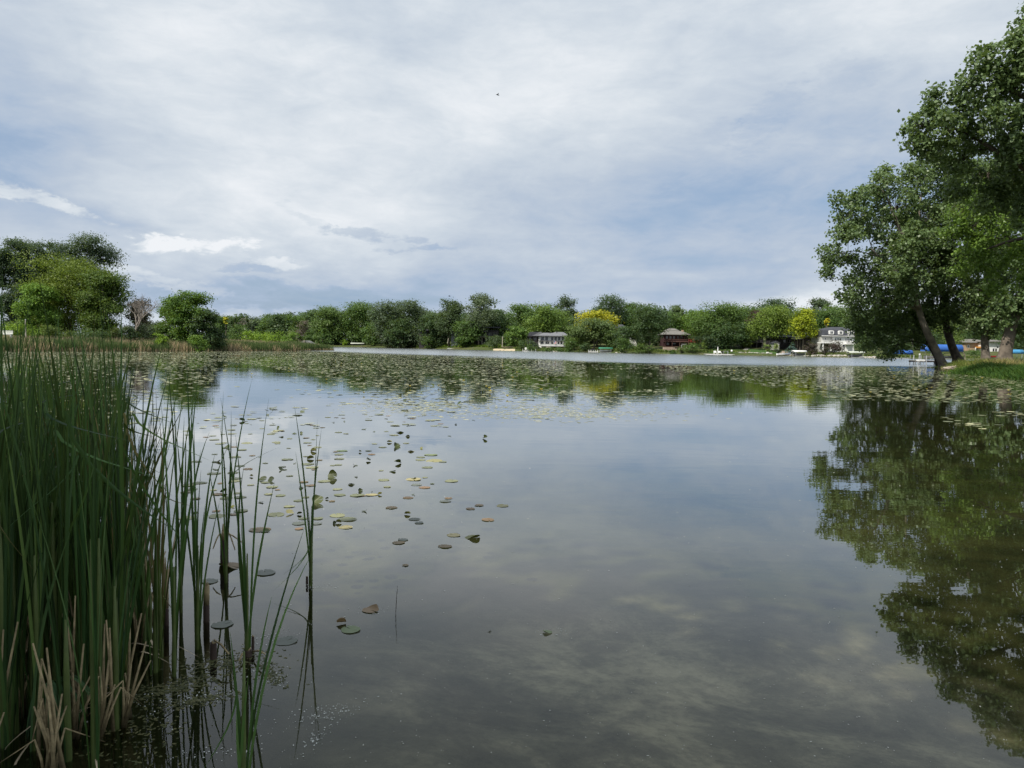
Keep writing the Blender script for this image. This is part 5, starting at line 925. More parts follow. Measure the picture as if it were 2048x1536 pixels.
# ---------------------------------------------------------------- cattails
def leaf_strip(mb_v, mb_f, rn, base, tip, w, sag, rng, seg=9, twist=None, bend=None):
    """one strap leaf from base to tip, V-folded, tapering to a point"""
    base, tip = Vector(base), Vector(tip); d = tip - base; L = d.length
    side = Vector((-d.y, d.x, 0)); side = side.normalized() if side.length > 1e-5 else Vector((1, 0, 0))
    a = twist if twist is not None else rng.uniform(0, PI); sd = Vector((math.cos(a), math.sin(a), 0)); b0 = len(mb_v); q = rng.uniform()
    bow = rng.normal() * 0.022 * L; dr = rng.uniform(0.0, 0.10) * L * (rng.uniform() < 0.3)
    for k in range(seg + 1):
        u = k / seg; s_ = math.sin(u * PI * 0.5) ** 1.0
        # starts steep, leans out later
        p = base + Vector((d.x * u ** 1.7, d.y * u ** 1.7, d.z * (u ** 0.92))) + Vector((0, 0, 1)) * (sag * L * (u * (1 - u)) - dr * max(0, u - 0.7) ** 2 * 8) + side * bow * math.sin(PI * u) * u + Vector((d.x, d.y, 0)) * (dr / L) * max(0, u - 0.6) * 4
        an = a + 0.9 * u; sd = Vector((math.cos(an), math.sin(an), 0)); nn = Vector((-sd.y, sd.x, 0))
        ww = w * 0.5 * (0.75 + 0.35 * math.sin(min(1, u * 2) * PI * 0.5)) * (1 - max(0, (u - 0.62) / 0.38) ** 1.4) + 0.0004
        mb_v += [tuple(p - sd * ww), tuple(p + nn * ww * 0.45), tuple(p + sd * ww)]
    for k in range(seg):
        o = b0 + k * 3
        mb_f += [(o, o + 1, o + 4, o + 3), (o + 1, o + 2, o + 5, o + 4)]; rn += [q, q]
def build_leaves(name, V, Fc, rn, parent, color, m=REED):
    return npmesh(name, V, np.array(Fc), m, parent, False, rn, color)
CATG = [(0.050, 0.112, 0.030), (0.038, 0.092, 0.028), (0.068, 0.125, 0.032)]
def cattail_explicit(bx, by, tips, label, wbase=0.0100, rng=None, col=CATG[0], stem_h=0.35, broken=()):
    """cattail whose root is seen at (bx,by); tips are (px,py,depth offset) of single leaves"""
    rng = rng or np.random.default_rng(int(bx * 3 + by)); b = onwater(bx, by); root = empty('cattail_plant', tuple(b), 0, label, 'cattail')
    for (tx, ty, dy) in tips:
        tw = at(tx, ty, b.y + dy) - b; V, Fc, rn = [], [], []
        leaf_strip(V, Fc, rn, (rng.normal() * 0.006, rng.normal() * 0.006, -0.15), tw, wbase * rng.uniform(0.8, 1.1), 0.03, rng, 11, twist=rng.uniform(-0.5, 0.5))
        build_leaves('leaf', V, Fc, rn, root, col)
    for (mx_, my_, tx, ty, dy) in broken:
        kn = at(mx_, my_, b.y) - b; tw = at(tx, ty, b.y + dy) - b; V, Fc, rn = [], [], []
        leaf_strip(V, Fc, rn, (0, 0, 0), kn, wbase * 0.8, 0, rng, 6, twist=0.2); leaf_strip(V, Fc, rn, kn, tw, wbase * 0.75, 0.02, rng, 7, twist=0.3)
        build_leaves('bent_leaf', V, Fc, rn, root, col)
    sh = MB().tube([(0, 0, -0.25), (0, 0, 0.1), (0.004, 0, stem_h), (0.005, 0, stem_h * 1.7)], [0.011, 0.012, 0.009, 0.004], 8); sh.build('stem', mat('cattail_sheath', (0.10, 0.14, 0.035), 0.6, 9, 0.3), root, True)
    return root
cattail_explicit(622, 1172, [(589, 812, 0), (635, 838, 0.05), (643, 858, -0.05), (593, 893, 0.1), (616, 1000, 0)], 'lone cattail standing apart in open water, rightmost of all', broken=[(620, 1085, 548, 1180, -0.25), (617, 1095, 566, 1150, -0.15)])
cattail_explicit(493, 1312, [(538, 796, 0.1), (550, 962, 0), (441, 795, 0.1), (488, 930, 0.05), (471, 870, -0.05), (480, 1010, 0)], 'tall cattail right of the dark stump with tip highest above the open water')
cattail_explicit(452, 1165, [(447, 782, 0), (462, 815, 0.05), (503, 752, 0.2), (440, 850, -0.05), (419, 935, 0.0), (465, 905, 0)], 'cattail growing directly behind the tall dark stump', broken=[(457, 968, 563, 893, 0.1)])
cattail_explicit(486, 1600, [(609, 1055, 0.5), (620, 1083, 0.45), (541, 1180, 0.2), (460, 1262, 0), (497, 1350, 0), (474, 1400, 0.1)], 'nearest cattail at the bottom edge right of the reed bed', wbase=0.0095, broken=[(472, 1392, 402, 1545, -0.1)])
cattail_explicit(348, 1352, [(322, 800, 0), (388, 760, 0.1), (345, 745, 0.05), (372, 860, 0), (402, 900, 0), (330, 950, 0)], 'cattail with pale green lower stem at the right rim of the reed bed')
cattail_explicit(395, 1298, [(372, 700, 0.3), (352, 850, 0.1), (425, 880, 0), (402, 940, 0), (380, 780, 0.2), (440, 1000, 0)], 'cattail between the reed bed and the tan stump')
cattail_explicit(362, 1225, [(400, 710, 0.2), (335, 720, 0.1), (368, 820, 0), (412, 840, 0.1), (350, 900, 0)], 'cattail second row at the right rim of the reed bed')
cattail_explicit(395, 1215, [(425, 985, 0), (376, 930, 0), (410, 1010, 0), (452, 870, 0.1), (388, 850, 0)], 'small cattail left of the tan stump', stem_h=0.25)
# prototypes for the dense bed
def proto_cattail(seed, H, nl, spread):
    rng = np.random.default_rng(seed); V, Fc, rn = [], [], []
    for k in range(nl):
        a = rng.uniform(0, 2 * PI); s_ = rng.uniform(0.15, 1.0) * spread; h_ = H * rng.uniform(0.45, 1.0) ** 0.8
        if rng.uniform() < 0.22 and h_ > 0.75:   # a folded leaf
            f = rng.uniform(0.6, 0.8); kn = Vector((math.cos(a) * s_ * 0.4, math.sin(a) * s_ * 0.4, h_ * f)); leaf_strip(V, Fc, rn, (0, 0, -0.1), kn, 0.013, 0, rng, 6); leaf_strip(V, Fc, rn, kn, kn + Vector((math.cos(a) * 0.3, math.sin(a) * 0.3, -rng.uniform(0.0, 0.35))), 0.012, 0.05, rng, 5)
        else: leaf_strip(V, Fc, rn, (rng.normal() * 0.008, rng.normal() * 0.008, -0.1), (math.cos(a) * s_, math.sin(a) * s_, h_), rng.uniform(0.0045, 0.0105), 0.02, rng, 9)
    me_o = build_leaves('leaves', V, Fc, rn, None, CATG[seed % 3]); me = me_o.data; bpy.data.objects.remove(me_o); return me
PR = [proto_cattail(100 + k, 1.0, 7 + k % 3, 0.17 + 0.04 * (k % 5)) for k in range(12)]
SHEATH = mat('cattail_sheath', (0.10, 0.14, 0.035)); smb = MB().tube([(0, 0, -0.15), (0, 0, 0.02), (0.003, 0, 0.22), (0.004, 0, 0.36)], [0.0095, 0.0105, 0.008, 0.003], 7).build('stem', SHEATH, None, True); SME = smb.data; bpy.data.objects.remove(smb)
rc = np.random.default_rng(77); ncat = 0; tries = 0; spots = []
RIM = [(330, 1270), (300, 1330), (330, 1400)]
while ncat < 210 and tries < 9000:
    tries += 1
    px = rc.uniform(-230, 400); Y = 3.0 + rc.uniform(0, 1) ** 0.9 * 4.3
    x = (px - 1024) / F * Y; py = hor(px) + 2682 / Y
    lim_x = np.interp(Y, [2.7, 3.2, 3.8, 4.4, 5.2, 6.0, 7.1], [205, 255, 318, 335, 320, 270, 150])
    if px > lim_x: continue
    if px > lim_x - 45 and rc.uniform() < 0.45: continue
    if any((x - a) ** 2 + (Y - b) ** 2 < 0.075 ** 2 for a, b in spots): continue
    spots.append((x, Y))
    # leaf tips end around picture rows 650-800
    top = np.interp(px, [-200, 0, 100, 200, 300, 400], [640, 655, 650, 665, 720, 760]) + abs(rc.normal()) * 75 + (30 if Y > 4.8 else 0)
    H = CAMH - (top - hor(px)) * Y / F; H = float(np.clip(H * (1.2 if px < 250 else 1.08), 0.9, 2.45))
    zone = 'left part' if px < 60 else 'middle part' if px < 190 else 'right part'
    dep = 'front' if Y < 3.7 else 'back' if Y > 5.2 else 'centre'
    lb = 'green cattail in the crowd at the %s of the %s of the reed bed' % (dep, zone)
    b = empty('cattail_plant', (x, Y, 0.0), rc.uniform(0, 6.28), lb, 'cattail', 'cattails at the %s of the %s of the reed bed' % (dep, zone)); s_ = H
    k = int(rc.integers(12)); o = bpy.data.objects.new('leaves', PR[k]); COL.objects.link(o); o.parent = b; c = CATG[int(rc.integers(3))] if rc.uniform() > 0.10 else (0.20, 0.17, 0.07); f = rc.uniform(0.5, 1.15); o.color = (c[0] * f, c[1] * f, c[2] * f, 1)
    o2 = bpy.data.objects.new('stem', SME); COL.objects.link(o2); o2.parent = b
    b.scale = (0.62 + 0.38 * s_, 0.62 + 0.38 * s_, s_); o.rotation_euler = (rc.normal() * 0.03, rc.normal() * 0.03, 0); o2.scale = (1.1, 1.1, rc.uniform(0.8, 1.4)); ncat += 1
# dead stalks
DEADM = mat('dead_stalk', (0.36, 0.285, 0.155), 0.85, 12, 0.35, 0.003); DEADD = mat('rotten_stalk', (0.05, 0.032, 0.024), 0.8, 9, 0.3, 0.004)
def stump(bx, by, ty, wpx, label, dark=0.5, arms=()):
    b = onwater(bx, by); S = b.y / F; H = (by - ty) * S; r = wpx * S / 2; root = empty('dead_stalk', tuple(b), 0, label, 'dead stalk')
    MB().tube([(0, 0, -0.2), (0, 0, H * dark)], [r, r * 0.95], 9).build('wet_base', DEADD, root, True)
    mb = MB().tube([(0, 0, H * dark), (0.2 * r, 0, H * 0.82)], [r * 0.94, r * 0.8], 9); mb.tube([(-0.25 * r, 0, H * 0.75), (-0.3 * r, 0, H)], [r * 0.45, r * 0.16], 6).tube([(0.35 * r, 0.1 * r, H * 0.75), (0.45 * r, 0, H * 0.9)], [r * 0.4, r * 0.14], 6)
    mb.build('dry_top', DEADM, root, True)
    for (ax, ay, ex, ey) in arms:
        p = at(ax, ay, b.y) - b; q = at(ex, ey, b.y - 0.12) - b; MB().tube([p, (p + q) / 2 + Vector((0, 0, 0.012)), q], [0.005, 0.006, 0.004], 5).build('bent_leaf', DEADM, root, True)
    return root
for k_, (bx_, by_, tx_, ty_, dy_) in enumerate([(60, 1420, 225, 735, .3), (120, 1330, 20, 700, .2), (180, 1400, 75, 760, .1), (205, 1350, 130, 905, -.3), (70, 1500, 130, 905, -.3), (250, 1290, 170, 690, .4), (20, 1480, 100, 640, .4), (300, 1290, 190, 720, .5), (150, 1380, 270, 750, .3), (90, 1300, 170, 1010, -.5), (30, 1380, 200, 660, .5), (270, 1250, 340, 735, .3)]):
    cattail_explicit(bx_, by_, [(tx_, ty_, dy_), (tx_ + 14, ty_ + 150, dy_ * 0.5), (bx_ + (tx_ - bx_) * 0.4, ty_ + 60, 0.1)], 'slanting cattail at the %s of the bed, leaning %s' % (['far left', 'left', 'left of middle', 'middle', 'right of middle', 'right rim'][min(5, int(bx_ // 52))], 'towards open water' if tx_ > bx_ else 'left across others'), col=(0.06, 0.115, 0.045), stem_h=0.2)
stump(449, 1128, 1046, 17, 'tall dark cattail stump with pale split top standing in the water', 0.62, [(444, 1062, 486, 1086), (455, 1060, 470, 1100), (440, 1066, 426, 1098)])
stump(413, 1243, 1152, 13, 'tan cattail stump with dark wet base below the tall dark stump', 0.38)
stump(427, 1318, 1280, 14, 'short rotten dark stump with a bent over leaf in the scum', 0.9, [(428, 1280, 458, 1308)])
stump(333, 1250, 1110, 10, 'slim tan dead stalk at the right rim of the reed bed', 0.25)
stump(614, 1168, 1151, 5, 'tiny dark stub at the foot of the lone cattail', 0.9); stump(506, 1300, 1268, 6, 'short red brown stub behind the tall cattail foot', 0.9)
stump(497, 1312, 1298, 16, 'rotten brown leaf base around the tall cattail', 0.9, [(490, 1303, 478, 1322), (505, 1303, 530, 1308)])
def deadmesh(seed, n):
    r = np.random.default_rng(seed); mb = MB()
    for k in range(n):
        a = r.uniform(0, 6.28); l = r.uniform(0.03, 0.10); h_ = r.uniform(0.55, 1.0); x0, y0 = r.normal() * 0.006, r.normal() * 0.006
        mb.tube([(x0, y0, -0.1), (x0 + l * 0.4 * math.cos(a), y0 + l * 0.4 * math.sin(a), h_ * 0.5), (x0 + l * math.cos(a), y0 + l * math.sin(a), h_)], [0.008, 0.006, 0.0035], 5)
        if r.uniform() < 0.25: q = Vector((x0 + l * math.cos(a), y0 + l * math.sin(a), h_)); mb.tube([q, q + Vector((math.cos(a) * 0.15, math.sin(a) * 0.15, -r.uniform(0.1, 0.5)))], [0.004, 0.0025], 4)
    o = mb.build('dead_stalk', DEADM, None, True); me = o.data; bpy.data.objects.remove(o); return me
DM = [deadmesh(k, 2 + k % 3) for k in range(6)]
for k in range(78):
    px = rc.uniform(-60, 335); Y = rc.uniform(2.9, 5.2)
    if px > np.interp(Y, [2.7, 3.8, 4.4, 5.2], [180, 312, 328, 310]): continue
    o = bpy.data.objects.new('dead_stalk', DM[k % 6]); COL.objects.link(o); x = (px - 1024) / F * Y; s_ = rc.uniform(0.22, 0.7); o.location = (x, Y, 0); o.scale = (1, 1, s_); o.rotation_euler = (rc.normal() * 0.08, rc.normal() * 0.08, rc.uniform(0, 6.28))
    tag(o, 'dry tan broken stalk among the green cattail stems of the reed bed', 'dead stalk', 'dry stalks standing in the reed bed')
FALLEN = [(10, 1500, 92, 1430), (30, 1530, 96, 1445), (130, 1440, 175, 1330), (150, 1430, 240, 1372), (155, 1418, 190, 1385), (262, 1288, 325, 1302), (280, 1305, 345, 1330), (300, 1280, 320, 1312), (205, 1395, 240, 1375), (35, 1350, 78, 1265), (40, 1358, 110, 1322), (130, 1402, 170, 1370), (160, 1350, 168, 1320), (160, 1425, 190, 1412), (230, 1305, 262, 1292), (345, 1290, 400, 1315), (186, 1455, 196, 1536), (215, 1300, 245, 1350)]
for k, (ax, ay, bx, by) in enumerate(FALLEN):
    p = onwater(ax, ay, 0.02); Yb = p.y + 0.18; q = at(bx, by, min(Yb + (ay - by) / 400, onwater(bx, by).y * 0.97)); q.z = max(q.z, 0.03); m_ = (p + q) / 2 + Vector((0, 0, 0.02)); V, Fc, rn = [], [], []
    leaf_strip(V, Fc, rn, (0, 0, 0), q - p, 0.011, 0.06, rc, 7, twist=rc.uniform(0, 3)); o = build_leaves('fallen_leaf', V, Fc, rn, None, (0.46, 0.38, 0.26), DRY); o.location = p
    tag(o, 'long pale dry reed leaf lying slanted over the water among the cattail stems', 'dry leaf', 'dry reed leaves fallen among the stems')
# drooping sedge at the bottom left and curled leaf
sb = onwater(105, 1440, 0.0) + Vector((0, 0, 0.16)); V, Fc, rn = [], [], []
for k in range(26):
    a = rc.uniform(-1.9, 0.5); l = rc.uniform(0.08, 0.24); pts = [Vector((0, 0, 0)), Vector((math.cos(a) * l * 0.5, math.sin(a) * l * 0.4, 0.045)), Vector((math.cos(a) * l, math.sin(a) * l * 0.6, -0.06)), Vector((math.cos(a) * l * 1.25, math.sin(a) * l * 0.8, -0.24))]
    P = spline(pts, 4); q = rc.uniform(); b0 = len(V)
    for i, p in enumerate(P): ww = 0.0045 * (1 - (i / len(P)) ** 2) + 0.0004; V += [tuple(p - Vector((ww, ww * 0.4, 0))), tuple(p + Vector((0, 0, ww * .4))), tuple(p + Vector((ww, ww * 0.4, 0)))]
    for i in range(len(P) - 1): o_ = b0 + i * 3; Fc += [(o_, o_ + 1, o_ + 4, o_ + 3), (o_ + 1, o_ + 2, o_ + 5, o_ + 4)]; rn += [q, q]
sg = empty('sedge_clump', tuple(sb), 0, 'drooping tuft of long green grass leaves in the bottom left corner', 'sedge'); build_leaves('leaves', V, Fc, rn, sg, (0.07, 0.145, 0.06)); MB().tube([(0, 0, -0.4), (0, 0, 0.0)], [0.02, 0.012], 7).build('stem', SHEATH, sg, True)
b = onwater(791, 1230); tag(MB().tube([(0, 0, -0.05), (0.004, 0, 0.08), (0.012, 0, (1230 - 1170) * b.y / F)], [0.0022, 0.002, 0.0008], 6).build('thin_twig', DEADD, loc=tuple(b)), 'single thin dark twig standing upright in open water', 'twig')
# ---------------------------------------------------------------- lily pads
rp = np.random.default_rng(5)
def pad_batch(name, X, Y, r, tilt, z, color, lift=0.0, kind='stuff', nv=9):
    n = len(X); a0 = rp.uniform(0, 6.28, n); th = np.linspace(0.16, 2 * PI - 0.16, nv - 1); ar = a0[:, None] + th[None]; asp = rp.uniform(0.78, 1.0, n)[:, None]
    wob = 1 + 0.06 * np.sin(3 * ar + rp.uniform(0, 6, n)[:, None])
    px_ = np.concatenate([np.zeros((n, 1)), np.cos(ar) * r[:, None] * wob], 1); py_ = np.concatenate([np.zeros((n, 1)), np.sin(ar) * r[:, None] * asp * wob], 1)
    ta = rp.uniform(0, 6.28, n)[:, None]; t = tilt[:, None]; pz = (px_ * np.cos(ta) + py_ * np.sin(ta)) * np.tan(t)
    edge = (rp.uniform(size=n) < 0.35)[:, None] * rp.uniform(0.03, 0.16, n)[:, None] * 0.28; q = np.maximum(0, (px_ * np.cos(ta + 1) + py_ * np.sin(ta + 1)) - 0.3 * r[:, None]); pz = pz + q * edge * 6
    pz = pz - pz.min(1, keepdims=True) * np.clip(t * 6, 0, 0.97) ; pz = np.maximum(pz, -0.001)
    V = np.stack([X[:, None] + px_, Y[:, None] + py_, z[:, None] + pz], 2).reshape(-1, 3)
    o = npmesh(name, V, np.arange(n * nv).reshape(n, nv), PAD, rnd=rp.uniform(size=n), color=color)
    if kind: tag(o, kind=kind)
    return o
def poly_w(pts): return np.array([tuple(onwater(px, py))[:2] for px, py in pts])
def inside(P, x, y):
    c = np.zeros(len(x), bool)
    for i in range(len(P)):
        a, b = P[i], P[(i + 1) % len(P)]
        if abs(b[1] - a[1]) < 1e-9: continue
        c ^= ((a[1] > y) != (b[1] > y)) & (x < (b[0] - a[0]) * (y - a[1]) / (b[1] - a[1]) + a[0])
    return c
FIELDS = [  # picture outline, cover density per m2, clumpiness threshold
 ([(-60, 704), (0, 703.5), (300, 703.5), (670, 702.5), (800, 709), (900, 711), (1000, 714), (1100, 718), (1170, 722), (1175, 745), (1180, 785), (1330, 778), (1330, 790), (1200, 800), (1130, 792), (1050, 808), (980, 800), (900, 792), (800, 782), (700, 767), (600, 747), (520, 731), (430, 722), (300, 724), (-60, 724)], 6.0, -0.32),
 ([(-60, 724), (300, 724), (432, 722), (436, 745), (420, 775), (390, 800), (345, 835), (250, 860), (-60, 880)], 5.5, -0.25),
 ([(1175, 722), (1240, 726), (1330, 729.5), (1420, 730), (1500, 731), (1350, 744), (1280, 738), (1190, 740)], 4.0, 0.1),
 ([(1190, 740), (1330, 745), (1345, 772), (1180, 785)], 2.2, 0.0),
 ([(1330, 729.5), (1500, 731), (1700, 731.5), (1760, 733), (1830, 738), (1885, 741), (1900, 747), (1960, 751), (1985, 756), (2060, 763), (2060, 808), (1900, 806), (1780, 803), (1680, 799), (1600, 788), (1520, 770), (1420, 752), (1350, 744)], 6.0, -0.35),
 ([(700, 767), (800, 782), (900, 792), (960, 800), (900, 828), (820, 815), (740, 800)], 6.0, 0.0),
 ([(960, 800), (1050, 808), (1200, 800), (1330, 785), (1230, 835), (1100, 842), (1000, 826)], 2.6, 0.25),
 ([(430, 722), (520, 731), (700, 767), (740, 800), (500, 800), (440, 760)], 1.3, 0.1),
 ([(1885, 832), (1960, 825), (2060, 822), (2060, 870), (1990, 868), (1900, 850)], 6.5, 0.05),
 ([(430, 790), (740, 800), (900, 828), (930, 860), (500, 870), (400, 860)], 1.1, 0.1)]
for i, (pts, dens, thr) in enumerate(FIELDS):
    P = poly_w(pts); x0, y0 = P.min(0); x1, y1 = P.max(0); n = int((x1 - x0) * (y1 - y0) * dens * 1.3)
    x = rp.uniform(x0, x1, n); y = rp.uniform(y0, y1, n); k = inside(P, x, y) & (lake_sd(x, y) < -0.3); x, y = x[k], y[k]
    q = vnoise(x, y, 0.55, 40) * 0.9 + vnoise(x, y, 1.9, 41) * 0.7 + vnoise(x, y, 0.14, 42) * 0.5; k = q + rp.normal(size=len(x)) * 0.25 > thr; x, y = x[k], y[k]
    sp_ = rp.uniform(size=len(x)); big = rp.uniform(0.06, 0.135, len(x))
    f = sp_ < 0.84; tl = np.where(rp.uniform(size=len(x)) < 0.5, rp.uniform(0.0, 0.015, len(x)), rp.uniform(0.01, 0.07, len(x)))
    pad_batch('lily_pads', x[f], y[f], big[f], tl[f], 0.004 + 0.012 * rp.uniform(size=f.sum()), (0.235, 0.25, 0.145))
    g_ = (sp_ >= 0.84) & (sp_ < 0.965); pad_batch('yellowing_lily_pads', x[g_], y[g_], big[g_] * 0.9, tl[g_], 0.006 + 0.012 * rp.uniform(size=g_.sum()), (0.34, 0.35, 0.19))
    g_ = sp_ >= 0.965; pad_batch('upturned_lily_pads', x[g_], y[g_], big[g_] * 0.6, rp.uniform(0.2, 0.75, g_.sum()), 0.003 + 0 * x[g_], (0.055, 0.075, 0.018))
PADP = []
def pad_mesh(seed, fold=0.0, curl=0.0):
    """one pad with a notch, slightly wavy; fold>0 bends both halves upward like a taco"""
    r = np.random.default_rng(seed); nr, na = 5, 26; V = [(0, 0, 0)]; Fc = []; ph = r.uniform(0, 6, 3)
    th = np.linspace(0.10, 2 * PI - 0.10, na)
    for i in range(1, nr + 1):
        for a in th:
            rr = i / nr * (1 + 0.03 * math.sin(3 * a + ph[0]) + 0.02 * math.sin(7 * a + ph[1])); x, y = rr * math.cos(a), rr * math.sin(a) * 0.9
            z = 0.012 * math.sin(4 * a + ph[2]) * rr + 0.03 * max(0, rr - 0.8) * math.sin(a * 2 + ph[0])
            if curl: q = max(0, x * math.cos(ph[0]) + y * math.sin(ph[0]) - 0.25); z += curl * q * q * 1.6
            if fold: an = abs(y) / 0.9 * 1.0; ang = fold * min(1, an * 1.6); z += abs(y) * math.sin(ang) + 0.0; y = y * math.cos(ang)
            V.append((x, y, z))
    for k in range(na - 1): Fc.append((0, 1 + k, 2 + k))
    for i in range(nr - 1):
        for k in range(na - 1): a = 1 + i * na + k; Fc.append((a, a + na, a + na + 1, a + 1))
    o = npmesh('lily_pad', V, Fc, PAD, None, True, np.full(len(Fc), r.uniform(0.3, 0.7))); me = o.data; bpy.data.objects.remove(o); return me
FLAT = [pad_mesh(k) for k in range(5)]; CURL = [pad_mesh(20 + k, 0, 0.5 + 0.2 * k) for k in range(3)]; FOLD = [pad_mesh(30 + k, 0.9 + 0.2 * k) for k in range(3)]
PG = (0.15, 0.19, 0.085); PR_ = (0.19, 0.125, 0.060); PT = (0.34, 0.30, 0.14); PO = (0.12, 0.135, 0.11); PU = (0.050, 0.065, 0.014); PY = (0.17, 0.165, 0.035)
def pad(px, py, wpx, col, label, kind='flat', group=None):
    b = onwater(px, py + (wpx * 0.18 if kind == 'up' else 0)); s_ = wpx * b.y / F / 2; ms = {'flat': FLAT, 'curl': CURL, 'fold': FOLD, 'up': CURL if rp.uniform() < 0.5 else FOLD}[kind]
    o = bpy.data.objects.new('lily_pad', ms[int(rp.integers(len(ms)))]); COL.objects.link(o); o.scale = (s_, s_, s_); o.color = (col[0], col[1], col[2], 1); z = 0.005
    o.rotation_euler = (rp.normal() * 0.02, rp.normal() * 0.02, rp.uniform(0, 6.28))
    if kind == 'up': o.rotation_euler = (R(rp.uniform(28, 58)), rp.uniform(-0.4, 0.4), rp.uniform(-0.9, 0.9)); z = s_ * 0.40
    if kind == 'fold': o.rotation_euler = (R(rp.uniform(-20, 20)), R(rp.uniform(-15, 15)), rp.uniform(-0.8, 0.8)); z = 0.01
    o.location = (b.x, b.y, z); return tag(o, label, 'lily pad', group)
